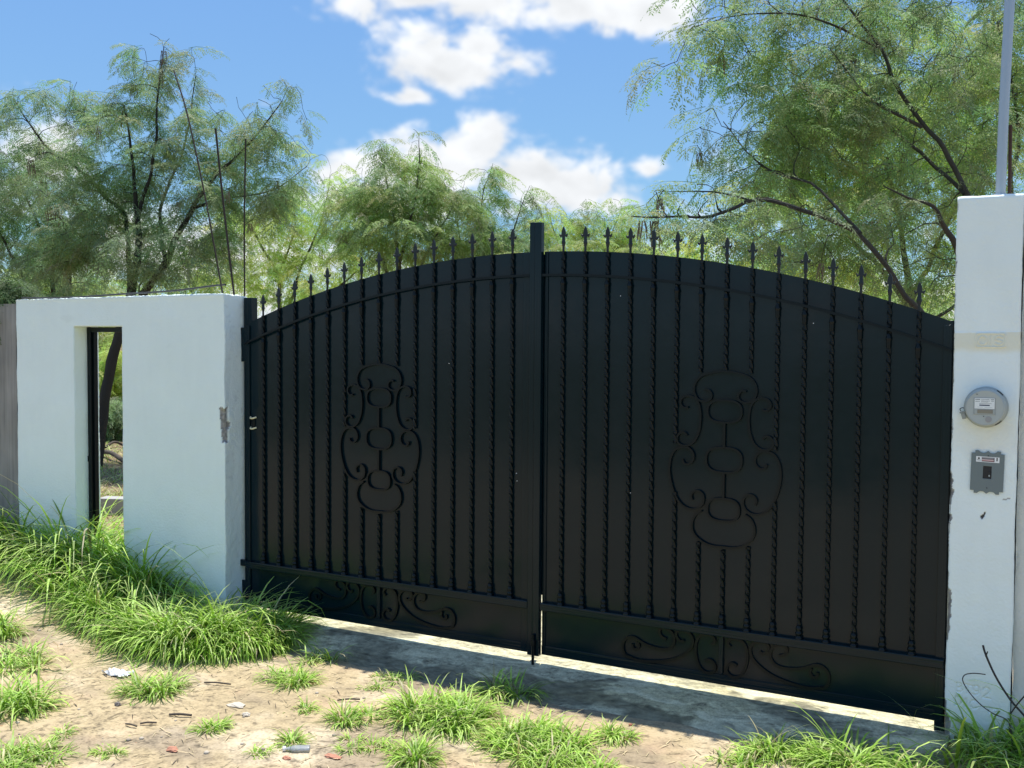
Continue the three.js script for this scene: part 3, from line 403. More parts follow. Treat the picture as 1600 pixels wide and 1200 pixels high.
function leaf(sg, label) {
  const mx = sg * MX, t = thing('gate_leaf', label, 'gate', [mx, 0, 0]); const T = (g) => g.translate(-mx, 0, 0);
  const inner = sg > 0 ? 0.036 : -0.036, outer = sg * 2.0, x0 = Math.min(inner, outer), x1 = Math.max(inner, outer);
  const sheet = (a, b, z, hole) => { const s = new THREE.Shape(); s.moveTo(a + (sg > 0 && a < 0.1 ? 0.0012 : 0), G0); s.lineTo(b, G0); for (let i = 40; i >= 0; i--) { const x = mix(a, b, i / 40); s.lineTo(x, archY(x)); } s.closePath(); if (hole) { const h = new THREE.Path(); h.moveTo(hole[0], hole[2]); h.lineTo(hole[0], hole[3]); h.lineTo(hole[1], hole[3]); h.lineTo(hole[1], hole[2]); h.closePath(); s.holes.push(h); } const g = new THREE.ExtrudeGeometry(s, { depth: 0.003, bevelEnabled: false }).translate(0, 0, z); const u = g.attributes.uv, p = g.attributes.position; for (let i = 0; i < u.count; i++) u.setXY(i, p.getX(i) / 1.3, p.getY(i) / 1.3); return T(g); };
  if (sg > 0) { obj('panel', sheet(x0, 1.09, 0), M.black, t); obj('panel', sheet(1.088, x1, 0.0014), M.black, t); } else obj('panel', sheet(x0, x1, 0), M.black, t);
  // frame: outer stile, inner stile, folded rim behind the arch
  const along = (f, dy0, dy1, z0, z1) => { const mb = new MB(), n = 48; for (let i = 0; i < n; i++) { const a = mix(x0, x1, i / n), b = mix(x0, x1, (i + 1) / n); const q = (xa, ya, za, xb, yb, zb, xc, yc, zc, xd, yd, zd) => mb.q(mb.v(xa, ya, za), mb.v(xb, yb, zb), mb.v(xc, yc, zc), mb.v(xd, yd, zd)); const l = [f(a) + dy0, f(a) + dy1, f(b) + dy0, f(b) + dy1]; q(a, l[0], z1, b, l[2], z1, b, l[3], z1, a, l[1], z1); q(a, l[1], z1, b, l[3], z1, b, l[3], z0, a, l[1], z0); q(a, l[0], z0, b, l[2], z0, b, l[2], z1, a, l[0], z1); q(b, l[2], z0, a, l[0], z0, a, l[1], z0, b, l[3], z0); } return T(mb.geo()); };
  obj('top_rim', along(archY, -0.03, 0.001, -0.03, -0.001), M.blackBar, t);
  obj('arched_rail', along(railY, -0.007, 0.006, 0.0245, 0.033), M.blackBar, t);
  obj('bottom_rail', T(merge([bx(x0 + 0.001, x1 - 0.001, BB, BT, 0.002, 0.034, 0.004)])), M.black, t);
  obj('bottom_lip', T(merge([bx(x0 + 0.001, x1 - 0.001, G0 + 0.001, G0 + 0.05, 0.002, 0.008, 0.002)])), M.black, t);
  obj('stile', T(merge([bx(sg > 0 ? x1 - 0.036 : x0 + 0.0, sg > 0 ? x1 : x0 + 0.024, G0 + 0.002, archY(x0 < 0 ? x0 : x1) - 0.012, 0.003, 0.013, 0.002)])), M.black, t);
  if (sg < 0) {
    obj('stile', T(bx(-0.085, -0.037, G0 + 0.002, archY(0.08) - 0.004, 0.003, 0.012, 0.002)), M.black, t);
    const post = obj('meeting_post', T(merge([bx(-0.036, -0.004, G0 - 0.004, 2.315, -0.03, 0.034, 0.004), bx(-0.003, 0.035, G0 - 0.002, 2.312, 0.006, 0.04, 0.003), bx(-0.01, 0.052, 0.36, 2.15, -0.034, -0.004, 0.002)])), M.black, t);
    obj('drop_bolt', T(merge([new THREE.CylinderGeometry(0.008, 0.008, 0.16, 12).translate(0.008, 0.08, 0.05), bx(-0.004, 0.02, 0.1, 0.13, 0.038, 0.058, 0.002)])), M.blackBar, t);
for (const y of [1.152, 1.216]) obj('latch_hook', T(tube([[-1.974, y + 0.004, 0.004], [-1.968, y - 0.002, 0.013], [-1.952, y - 0.003, 0.014], [-1.936, y + 0.001, 0.012], [-1.93, y + 0.004, 0.004]], 0.0055, 8)), M.brass, t);
    obj('latch_plate', T(bx(-1.966, -1.938, 1.162, 1.206, 0.003, 0.009, 0.002)), M.blackBar, t);
  } else obj('stile', T(bx(x0 + 0.006, x0 + 0.024, G0 + 0.002, archY(0.05) - 0.004, 0.0035, 0.01, 0.002)), M.black, t);
  const med = obj('scroll_medallion', merge(medGeo.map((g) => g.clone())), M.blackBar, t);
  for (const g of kickGeo) obj('scroll_ornament', g, M.blackBar, t);
  obj('divider_bar', bx(-0.011, 0.011, G0 + 0.055, BB - 0.001, 0.0035, 0.02, 0.002), M.black, t);
  const gaps = { 5: [0.965, 1.205], 6: [0.73, 1.552], 7: [0.702, 1.566], 8: [0.73, 1.552], 9: [0.955, 1.195] };
  for (const p of chips[sg]) obj('paint_chip', new THREE.CylinderGeometry(0.0024, 0.002, 0.004, 7).rotateX(Math.PI / 2).translate(p[0] - mx, p[1], 0.0045), M.white, t);
  for (let i = 0; i < 15; i++) {
    const x = sg * (SX + SP * i), hi = archY(x) - 0.002, gp = gaps[i];
    const b = obj('twisted_bar', twisted(x - mx, [[BT, gp ? gp[0] : hi]], i * 0.7 + sg), M.blackBar, t), b2 = gp ? obj('twisted_bar', twisted(x - mx, [[gp[1], hi]], i * 0.7 + sg), M.blackBar, t) : b;
    const f = obj('finial', finialGeo, M.finial, b2); f.position.set(x - mx, archY(x) - 0.002, 0.012);
    const c1 = obj('collar', footCollar, M.blackBar, b); c1.position.set(x - mx, BT, 0.0175);
    const c2 = obj('collar', topCollar, M.blackBar, b2); c2.position.set(x - mx, railY(x), 0.0155);
  }
  return t;
}
const chips = { '-1': [[-0.542,1.573,0.01], [-0.12,0.996,0.02], [-0.116,0.956,0.02]], 1: [[0.463,1.928,0.02], [1.412,1.789,0.02], [0.527,0.941,0.004]] };
leaf(-1, 'left leaf of the black steel gate, carrying the tall middle post');
leaf(1, 'right leaf of the black steel gate, next to the meter pillar');

// ---------------------------------------------------------------- trees
const LEAF = {};
function sprayGeo(seed, big, n1, n2) { // one drooping twig with feathery compound leaves
  const key = seed + '/' + big; if (LEAF[key]) return LEAF[key];
  const r = rng(seed), mb = new MB(), L = 0.3 * big; const at = (t) => [L * t * 0.94, -L * (0.08 * t + 0.36 * t * t), 0.02 * Math.sin(t * 5)];
  const stem = []; for (let i = 0; i <= 4; i++) stem.push([...at(i / 4), 0.0022 * (1.2 - i / 4)]); tubeTo(mb, stem, 3);
  for (let k = 0; k < n1; k++) {
    const t = 0.12 + (0.9 * k) / n1, s = k % 2 ? 1 : -1, o = at(t), fl = (0.1 + r() * 0.05) * big; let az = s * (0.75 + r() * 0.6), dr = -0.25 - r() * 0.75;
    if (k === n1 - 1) { az *= 0.2; dr = -0.9; }
    let d = V(Math.cos(az), dr, Math.sin(az)).normalize(); let p = V(...o); const side = V().crossVectors(d, V(0, 1, 0)).normalize();
    for (let j = 0; j < n2; j++) {
      p = p.clone().addScaledVector(d, fl / n2); d.y -= 0.07; d.normalize();
      for (const e of [-1, 1]) {
        const q = side.clone().multiplyScalar(e * (0.85 + r() * 0.3)).addScaledVector(d, 0.45 + r() * 0.4).add(V(0, -0.35 + (r() - 0.5) * 0.7, 0)).normalize(), l = (0.03 + r() * 0.016) * big * (1 - 0.3 * j / n2), w = l * 0.16, n = V().crossVectors(q, d).normalize(), c = V().crossVectors(n, q).normalize().addScaledVector(n, (r() - 0.5)).normalize();
        const m = p.clone().addScaledVector(q, l * 0.5), tip = p.clone().addScaledVector(q, l); mb.q(mb.v(p.x, p.y, p.z), mb.v(m.x + c.x * w, m.y + c.y * w, m.z + c.z * w), mb.v(tip.x, tip.y, tip.z), mb.v(m.x - c.x * w, m.y - c.y * w, m.z - c.z * w));
      }
    }
  }
  return (LEAF[key] = mb.geo(true));
}
const podGeo = (() => { const r = rng(77), mb = new MB(); for (let k = 0; k < 7; k++) { const a = r() * 6.28, l = 0.1 + r() * 0.09, s = 0.02; const pts = []; for (let i = 0; i <= 5; i++) { const t = i / 5; pts.push([Math.cos(a) * s * (1 + t), -t * l, Math.sin(a) * s * (1 + t) + 0.012 * Math.sin(t * 3 + k), 0.0042 * (i === 5 ? 0.3 : 1)]); } tubeTo(mb, pts, 4); } return mb.geo(); })();
const barkMat = (c) => std({ color: lin(...c), roughness: 0.95, bumpMap: stipple, bumpScale: 0.03 });
function tree(name, label, category, o) {
  // o: base, limbs [[x,y,z,r]...], blobs [x,y,z,rx,ry,rz?,weight], n branches, sprays per branch, leaf colours
  const r = rng(o.seed), t = thing(name, label, category, o.base, { mesquite_tree: 'feathery trees behind the wall and gate', distant_tree: 'distant trees behind the gate', shrub: 'shrubs beyond the doorway' }[name]), [bx0, by0, bz0] = o.base, nodes = [];
  const trunk = new MB(), spots = [];
  for (const [li, limb] of o.limbs.entries()) {
    const c = new THREE.CatmullRomCurve3(limb.map((p) => V(p[0], p[1], p[2])), false, 'centripetal'), len = c.getLength(), n = Math.max(4, Math.round(len / 0.12)), pts = []; let prev = -1;
    for (let i = 0; i <= n; i++) { const u = i / n, p = c.getPoint(u), k = u * (limb.length - 1), a = Math.min(limb.length - 2, Math.floor(k)); const rad = mix(limb[a][3], limb[a + 1][3], k - a) * 0.6 * (1 + 0.12 * N3(p.x * 4, p.y * 4, p.z * 4)); const wob = (rad > 0.04 ? 0.3 : 1) * Math.min(0.07, rad * 2.4) * Math.min(1, u * 6), q = u * len; p.x += wob * N3(q * 2.6, li, 1); p.y += wob * N3(q * 2.6, li, 9); p.z += wob * N3(q * 2.6, li, 5); pts.push([p.x - bx0, p.y - by0, p.z - bz0, rad]); nodes.push({ x: p.x, y: p.y, z: p.z, d: c.getTangent(u), r: rad, free: u > (o.bare ?? 0.25) || li > 0, lv: 0 }); if (rad < 0.016 && u > 0.5) { const d = c.getTangent(u); spots.push([V(p.x, p.y, p.z), d, 0.7], [V(p.x, p.y, p.z), d, 1]); } }
    tubeTo(trunk, pts, 9);
  }
  // grow branches from the limbs to points spread through the crown
  const tot = o.blobs.reduce((s, b) => s + b[3] * b[3] * b[4] * (b[6] ?? 1), 0), goals = [];
  for (const b of o.blobs) { const n = Math.max(3, Math.round((o.n * b[3] * b[3] * b[4] * (b[6] ?? 1)) / tot)); for (let i = 0; i < n; i++) { let x, y, z; do { x = r() * 2 - 1; y = r() * 2 - 1; z = r() * 2 - 1; } while (x * x + y * y + z * z > 1); const q = V(b[0] + x * b[3], b[1] + y * b[4], b[2] + z * (b[5] ?? b[3])); let m = 1e9; for (const nd of nodes) if (nd.free) m = Math.min(m, (nd.x - q.x) ** 2 + (nd.y - q.y) ** 2 + (nd.z - q.z) ** 2); goals.push([m, q]); } }
  goals.sort((a, b) => a[0] - b[0]);
  const br = trunk;
  for (const [, q] of goals) {
    let best = null, bd = 1e9; for (const nd of nodes) { if (!nd.free) continue; const dx = q.x - nd.x, dy = q.y - nd.y, dz = q.z - nd.z, d = Math.sqrt(dx * dx + dy * dy + dz * dz); const cost = d * (1.25 - 0.25 * (dx * nd.d.x + dy * nd.d.y + dz * nd.d.z) / (d + 1e-6)) + Math.max(0, -dy) * 0.3 + nd.lv * 0.03; if (cost < bd) { bd = cost; best = nd; } }
    const L = Math.hypot(q.x - best.x, q.y - best.y, q.z - best.z), n = Math.max(3, Math.min(14, Math.round(L / 0.1))), c1 = V(best.x, best.y, best.z).addScaledVector(best.d, L * 0.3).add(V((r() - 0.5) * L * 0.3, L * (0.1 + r() * 0.15), (r() - 0.5) * L * 0.3));
    const r0 = Math.min(best.r * 0.72, 0.006 + L * 0.016) * (o.thick ?? 1), pts = []; let last = V(best.x, best.y, best.z);
    for (let i = 0; i <= n; i++) { const u = i / n, a = (1 - u) * (1 - u), b = 2 * u * (1 - u), c = u * u; const p = V(a * best.x + b * c1.x + c * q.x, a * best.y + b * c1.y + c * q.y, a * best.z + b * c1.z + c * q.z); const j = 0.035 * Math.min(1, L) * (i && i < n ? 1 : 0); p.add(V((r() - 0.5) * j, (r() - 0.5) * j, (r() - 0.5) * j)); const rad = mix(r0, 0.0032, u) ; pts.push([p.x - bx0, p.y - by0, p.z - bz0, rad]); if (i) { const d = p.clone().sub(last).normalize(); nodes.push({ x: p.x, y: p.y, z: p.z, d, r: rad, free: true, lv: best.lv + 1 }); if (u > 0.25) spots.push([p, d, u]); } last = p; }
    tubeTo(br, pts, r0 > 0.012 ? 6 : 4);
  }
  obj('trunk', br.geo(), o.bark, t);
  // leaves
  const geo = sprayGeo(o.leafSeed ?? 11, o.big ?? 1, o.n1 ?? 9, o.n2 ?? 6), ms = [], cs = [], m4 = new THREE.Matrix4(), e = new THREE.Euler(), qn = new THREE.Quaternion(), pods = [];
  for (const [p, d, u] of spots) {
    const k = o.sprays * 1.42 * (0.4 + u); let cnt = Math.floor(k) + (r() < k % 1 ? 1 : 0);
    const patch = fbm(p.x * 1.3 + o.seed, p.y * 1.3, p.z * 1.3, 3);
    if (patch < (o.gap ?? -0.08)) cnt = Math.min(cnt, r() < 0.25 ? 1 : 0);
    while (cnt-- > 0) {
      const az = Math.atan2(-d.z, d.x) + (r() - 0.5) * 3.4, s = 0.65 + r() * 0.75; e.set((r() - 0.5) * 0.7, az, (r() - 0.5) * 0.8 + (o.lift ?? 0) - (r() < (o.weep ?? 0.3) * 0.6 ? 0.7 : 0), 'YXZ'); qn.setFromEuler(e);
      m4.compose(V(p.x - bx0 + (r() - 0.5) * 0.08, p.y - by0 + (r() - 0.5) * 0.08, p.z - bz0 + (r() - 0.5) * 0.08), qn, V(s, s, s)); ms.push(m4.clone());
      const y = clamp(0.5 + patch * 1.6 + (r() - 0.5) * 0.7); cs.push(o.leafA.map((a, j) => mix(a, o.leafB[j], y) * (0.85 + r() * 0.3)));
    }
    if (o.pods && u > 0.55 && fbm(p.x * 2 + 5, p.y * 1.2, p.z * 2, 2) > 0.2 && r() < o.pods * 0.5) pods.push([p.x - bx0, p.y - by0 - 0.03, p.z - bz0, 0.8 + r() * 0.6, r() * 6]);
  }
  const inst = new THREE.InstancedMesh(geo, M.leaf, ms.length); ms.forEach((m, i) => { inst.setMatrixAt(i, m); inst.setColorAt(i, lin(...cs[i])); }); inst.name = 'crown'; inst.userData.kind = 'stuff'; inst.castShadow = inst.receiveShadow = true; t.add(inst);
  if (pods.length > 2) { const ip = new THREE.InstancedMesh(podGeo, M.pod, pods.length); pods.forEach((p, i) => { m4.compose(V(p[0], p[1], p[2]), qn.setFromEuler(e.set(0, p[4], 0)), V(p[3], p[3], p[3])); ip.setMatrixAt(i, m4); }); ip.name = 'seed_pods'; ip.userData.kind = 'stuff'; ip.castShadow = true; t.add(ip); }
  return t;
}
M.leaf = new THREE.MeshPhysicalMaterial({ color: 0xffffff, roughness: 0.7, transmission: 0.66, thickness: 0, side: THREE.DoubleSide, specularIntensity: 0.35 });
M.pod = std({ color: lin(0.2, 0.15, 0.1), roughness: 0.9 });
const greyBark = barkMat([0.085, 0.078, 0.064]), darkBark = barkMat([0.045, 0.042, 0.034]);
const LA = [0.24, 0.335, 0.175], LB = [0.34, 0.46, 0.21], YA = [0.42, 0.55, 0.16], YB = [0.56, 0.68, 0.16];

tree('mesquite_tree', 'tall feathery tree behind the long white wall, its leaning trunk seen in the doorway', 'tree', { seed: 101, base: [-7.758,-0.02,-3.603], bark: darkBark, n: 620, sprays: 0.78, leafA: LA, leafB: LB, pods: 0.5, bare: 0.42,
  limbs: [
    [[-8.699,-0.213,-4.38,0.15], [-8.549,0.599,-4.387,0.12], [-8.395,1.185,-4.385,0.11], [-8.226,1.721,-4.388,0.105], [-8.015,2.266,-4.414,0.1], [-7.956,2.737,-4.468,0.075], [-7.956,3.306,-4.496,0.05], [-8.052,3.954,-4.477,0.03], [-8.14,4.603,-4.461,0.014]],
    [[-8.212,1.746,-4.397,0.09], [-8.081,2.009,-4.479,0.085], [-7.865,2.267,-4.494,0.08], [-7.554,2.659,-4.566,0.075], [-7.359,2.988,-4.573,0.062], [-7.13,3.305,-4.598,0.05], [-6.855,3.616,-4.646,0.036], [-6.447,3.994,-4.77,0.025], [-5.982,4.559,-4.933,0.01]],
    [[-8.015,2.266,-4.414,0.07], [-8.217,2.752,-4.556,0.05], [-8.406,3.27,-4.708,0.04], [-8.655,3.475,-4.698,0.04], [-9,3.791,-4.642,0.034], [-9.317,4.045,-4.599,0.03], [-9.633,4.172,-4.549,0.026], [-10.015,4.613,-4.48,0.018], [-10.29,4.93,-4.462,0.008]],
    [[-7.954,3.224,-4.493,0.045], [-7.644,3.922,-4.466,0.03], [-7.621,4.641,-4.514,0.02], [-7.568,5.321,-4.576,0.008]],
    [[-7.13,3.305,-4.598,0.04], [-6.928,3.461,-4.94,0.025], [-6.57,3.574,-5.364,0.015], [-6.276,3.938,-5.767,0.007]],
    [[-7.554,2.659,-4.566,0.05], [-7.946,3.344,-4.844,0.035], [-7.829,4.298,-5.181,0.02], [-7.739,5.142,-5.27,0.008]]],
  blobs: [[-8.008,5.01,-4.552,0.422,0.504], [-7.611,5.377,-4.555,0.256,0.192], [-9.191,4.775,-4.589,0.637,0.357], [-10.186,4.817,-4.512,0.42,0.394], [-8.326,4.153,-4.567,0.743,0.619], [-7.303,4.184,-4.775,0.532,0.645], [-7.719,5.242,-5.172,0.201,0.335], [-6.442,4.288,-4.9,0.488,0.409], [-5.987,4.753,-4.94,0.279,0.248], [-6.824,3.543,-5,0.806,0.524], [-8.76,3.268,-4.518,0.921,0.586], [-7.485,2.822,-4.724,0.934,0.447], [-6.222,4.374,-5.476,0.211,0.325], [-10.052,4.119,-4.549,0.525,0.394], [-9.537,2.794,-4.534,0.69,0.431]] });
tree('mesquite_tree', 'pale feathery tree at the far left, cut by the edge of the photo', 'tree', { seed: 202, base: [-18.664,0,-11.083], bark: greyBark, n: 340, sprays: 0.62, big: 1.2, leafSeed: 12, leafA: LA, leafB: LB,
  limbs: [[[-12.521,0.444,-6.455,0.1], [-12.456,1.559,-6.544,0.09], [-12.387,2.515,-6.627,0.06], [-12.599,3.469,-6.561,0.04], [-12.902,4.316,-6.44,0.015]], [[-12.456,1.559,-6.544,0.07], [-12.112,2.729,-6.785,0.04], [-12.679,3.718,-6.871,0.03], [-12.97,4.505,-6.981,0.012]], [[-12.456,1.559,-6.544,0.06], [-12.684,2.817,-6.256,0.04], [-13.171,3.758,-6.042,0.015]], [[-12.106,2.517,-6.778,0.05], [-11.875,3.223,-6.482,0.03], [-11.532,3.834,-6.582,0.012]]],
  blobs: [[-12.806,4.211,-6.486,0.956,0.584], [-12.968,3.254,-6.352,1.169,0.637], [-11.861,2.705,-6.464,0.726,0.623], [-13.825,3.779,-5.92,0.956,0.85], [-11.697,3.431,-6.587,0.519,0.623]] });
tree('mesquite_tree', 'slender tree with a rounded feathery top in the middle of the row behind the gate', 'tree', { seed: 303, base: [-12.838,0,-17.932], bark: greyBark, n: 340, sprays: 0.62, big: 1.3, leafSeed: 12, leafA: LA, leafB: YA, weep: 0.5,
  limbs: [[[-7.75,0.557,-10.148,0.1], [-7.802,1.815,-10.182,0.08], [-7.891,2.939,-10.189,0.06], [-7.971,3.725,-10.185,0.04], [-8.156,4.736,-10.135,0.014]], [[-7.802,1.815,-10.182,0.06], [-8.171,3.057,-10.159,0.045], [-8.347,3.746,-10.212,0.035], [-8.626,4.441,-10.21,0.012]], [[-7.891,2.939,-10.189,0.05], [-7.62,3.704,-10.144,0.035], [-7.496,4.595,-10.254,0.02], [-7.512,5.206,-10.276,0.008]], [[-7.808,2.04,-10.189,0.05], [-7.47,3.167,-10.425,0.03], [-7.189,3.787,-10.606,0.02], [-6.954,4.295,-10.757,0.008]]],
  blobs: [[-8.043,4.961,-10.207,0.45,0.405], [-7.512,5.206,-10.276,0.334,0.223], [-8.045,4.287,-10.173,0.9,0.506], [-7.494,4.276,-10.354,0.694,0.559], [-8.654,3.971,-10.059,0.682,0.512], [-7.925,3.501,-10.198,1.125,0.45], [-6.945,3.957,-10.745,0.506,0.619]] });
tree('mesquite_tree', 'light green small tree with nodding tips just left of the gate middle post', 'tree', { seed: 404, base: [-12.582,0,-21.815], bark: greyBark, n: 200, sprays: 0.6, big: 1.3, leafSeed: 12, leafA: LA, leafB: YA, weep: 0.5,
  limbs: [[[-6.904,0.622,-11.739,0.09], [-6.994,2.069,-11.762,0.06], [-7.077,3.255,-11.775,0.035], [-7.133,4.204,-11.792,0.02], [-6.965,4.976,-11.92,0.006]], [[-7,2.306,-11.77,0.05], [-6.711,3.257,-11.971,0.03], [-6.502,4.09,-12.124,0.015], [-6.347,4.565,-12.23,0.005]], [[-7.003,2.425,-11.774,0.04], [-7.391,3.253,-11.607,0.025], [-7.511,3.845,-11.572,0.01]]],
  blobs: [[-7.139,4.441,-11.8,0.475,0.475], [-6.942,4.893,-11.928,0.142,0.166], [-7.302,3.846,-11.684,0.653,0.534], [-6.623,3.911,-12.05,0.653,0.534], [-6.408,4.506,-12.194,0.166,0.166], [-6.92,3.256,-11.859,1.069,0.534]] });
tree('mesquite_tree', 'yellow-green thin tree between the wall rods and the first gate spears', 'tree', { seed: 505, base: [-17.592,0,-18.344], bark: greyBark, n: 300, sprays: 0.55, big: 1.3, leafSeed: 12, leafA: YA, leafB: YB, pods: 0.25,
  limbs: [[[-10.864,0.502,-10.749,0.1], [-11.009,1.813,-10.736,0.08], [-11.148,2.936,-10.717,0.05], [-11.498,3.683,-10.566,0.03], [-11.845,4.305,-10.411,0.01]], [[-11.009,1.813,-10.736,0.06], [-10.711,3.064,-10.957,0.04], [-10.403,3.94,-11.165,0.025], [-10.257,4.691,-11.279,0.008]], [[-11.145,2.811,-10.712,0.04], [-11.039,3.844,-11.16,0.02], [-11.251,4.761,-11.318,0.008]], [[-11.009,1.813,-10.736,0.05], [-9.933,2.82,-11.361,0.03], [-9.398,3.448,-11.678,0.01]]],
  blobs: [[-10.643,4.688,-11.073,0.625,0.562], [-11.174,3.935,-10.752,1,0.75], [-11.826,3.555,-10.384,0.875,0.875], [-10.186,4.067,-11.287,0.875,0.625], [-10.707,2.939,-10.953,1.375,0.625], [-9.615,3.322,-11.556,0.875,0.562], [-10.093,4.755,-11.37,0.625,0.475], [-10.659,5.312,-11.095,0.325,0.3]] });
tree('mesquite_tree', 'hazy low tree directly behind the gate middle post', 'tree', { seed: 606, base: [-11.374,0,-24.873], bark: greyBark, n: 240, sprays: 0.65, big: 1.4, leafSeed: 12, leafA: LA, leafB: YB,
  limbs: [[[-6.862,0.544,-15.163,0.1], [-6.903,2.138,-15.219,0.07], [-7.053,3.236,-15.193,0.04], [-7.324,4.333,-15.102,0.01]], [[-6.91,2.412,-15.229,0.05], [-6.333,3.516,-15.592,0.03], [-5.994,4.48,-15.82,0.01]], [[-6.91,2.412,-15.229,0.04], [-7.666,3.506,-14.878,0.02], [-8.044,4.053,-14.703,0.008]]],
  blobs: [[-7.082,4.335,-15.231,0.963,0.44], [-6.23,4.204,-15.681,0.963,0.55], [-7.677,3.918,-14.892,0.825,0.481], [-6.818,3.512,-15.332,1.788,0.619], [-5.492,3.797,-16.056,0.963,0.619]] });
tree('mesquite_tree', 'large spreading tree at the right with a long arching limb above the gate spears', 'tree', { seed: 707, base: [2.061,0,-4.804], bark: greyBark, n: 940, sprays: 0.52, big: 0.95, leafA: LA, leafB: [0.4, 0.53, 0.2], pods: 0.3, weep: 0.45, gap: -0.03, bare: 0.5,
  limbs: [
    [[2.065,0.007,-4.702,0.13], [1.973,0.823,-4.692,0.11], [1.882,1.574,-4.681,0.09], [1.741,2.433,-4.647,0.055], [1.666,2.953,-4.633,0.036], [1.52,3.301,-4.571,0.034], [1.334,3.531,-4.483,0.03], [1.16,3.825,-4.405,0.026], [1.009,4.173,-4.341,0.022], [0.788,4.467,-4.237,0.018], [0.59,4.788,-4.147,0.012]],
    [[1.973,0.823,-4.692,0.09], [1.696,1.526,-4.238,0.05], [1.435,1.933,-3.891,0.036], [1.241,2.228,-3.689,0.034], [1.03,2.541,-3.477,0.03], [0.764,2.674,-3.228,0.03], [0.34,2.768,-3.006,0.024], [0.148,2.671,-2.785,0.02], [-0.106,2.619,-2.533,0.014], [-0.391,2.614,-2.266,0.008]],
    [[1.334,3.515,-4.482,0.026], [1.181,3.577,-4.29,0.02], [1.03,3.654,-4.1,0.016], [0.905,3.801,-3.926,0.01], [0.736,4.03,-3.734,0.006]],
    [[1.799,2.057,-4.66,0.05], [1.616,2.509,-4.357,0.04], [1.515,2.745,-4.088,0.03], [1.358,2.818,-3.78,0.018], [1.188,2.896,-3.466,0.008]],
    [[1.666,2.953,-4.633,0.03], [1.29,3.363,-4.906,0.025], [0.991,3.648,-5.1,0.02], [0.785,3.986,-5.233,0.014], [0.187,4.365,-5.046,0.008]],
    [[1.03,2.541,-3.477,0.025], [0.628,2.954,-3.623,0.018], [0.184,3.156,-3.736,0.012], [-0.195,3.59,-3.895,0.006]],
    [[1.009,4.173,-4.341,0.018], [0.596,4.348,-3.901,0.014], [0.186,4.333,-3.454,0.01], [-0.186,4.197,-3.135,0.006]],
    [[0.34,2.768,-3.006,0.015], [-0.002,2.854,-2.941,0.01], [-0.341,2.866,-2.873,0.005]],
    [[1.882,1.574,-4.681,0.06], [1.941,2.773,-5.452,0.04], [1.999,3.839,-5.99,0.025], [1.807,4.739,-6.157,0.01]]],
  blobs: [[-0.163,4.157,-3.145,0.263,0.223], [-0.367,3.875,-2.909,0.14,0.07], [0.095,4.183,-3.512,0.363,0.363], [-0.25,3.486,-3.747,0.25,0.228], [-0.328,3.288,-3.582,0.107,0.236], [0.214,3.764,-3.895,0.484,0.403], [0.653,4.197,-4.151,0.591,0.484], [0.133,3.227,-3.826,0.457,0.296], [-0.184,2.765,-2.725,0.39,0.127], [0.178,2.633,-3.026,0.593,0.207], [0.592,3.526,-4.54,0.731,0.562], [0.696,2.533,-4.093,0.645,0.323], [1.171,4.149,-4.88,0.675,0.619], [1.338,2.447,-4.659,0.385,0.385], [1.554,3.653,-5.402,0.581,0.814], [1.878,4.437,-5.954,0.42,0.72], [1.071,3.053,-5,0.632,0.403], [1.302,4.824,-4.983,0.844,0.338], [0.426,4.671,-3.94,0.691,0.266], [-0.121,4.571,-3.415,0.311,0.207], [1.971,4.918,-6.027,0.48,0.42]] });
tree('mesquite_tree', 'bright yellow-green tree filling the gap behind the arching limb at the right', 'tree', { seed: 808, base: [0.153,0,-13.9], bark: greyBark, n: 520, sprays: 0.52, big: 1.2, leafSeed: 12, leafA: YA, leafB: YB, pods: 0.15, gap: -0.22,
  limbs: [[[0.745,0.405,-9.01,0.13], [0.752,1.501,-9.067,0.1], [0.693,2.394,-9.079,0.07], [0.524,3.367,-9.037,0.045], [0.282,4.421,-8.959,0.02], [0.113,5.394,-8.916,0.008]], [[0.699,2.15,-9.071,0.06], [1.081,3.232,-9.555,0.04], [1.402,4.346,-10.009,0.02], [1.513,5.546,-10.24,0.008]], [[0.699,2.15,-9.071,0.06], [0.141,2.939,-8.584,0.04], [-0.392,3.388,-8.094,0.02], [-0.924,3.526,-7.702,0.008]], [[0.524,3.367,-9.037,0.04], [-0.213,4.174,-8.682,0.02], [-0.66,4.82,-8.474,0.008]], [[0.744,1.826,-9.079,0.05], [1.27,2.236,-9.381,0.03], [1.828,2.808,-9.707,0.015]]],
  blobs: [[0.065,4.5,-8.847,1.219,0.894], [0.944,3.776,-9.281,1.056,0.975], [1.619,4.514,-10.133,0.921,1.424], [-0.416,3.48,-8.199,1.032,0.595], [-1.423,2.987,-7.522,0.709,0.283], [0.396,2.798,-8.94,0.975,0.406], [-1.037,2.787,-8.173,0.975,0.325], [0.76,5.317,-9.259,0.975,0.65], [1.475,2.643,-9.51,0.487,0.487]] });
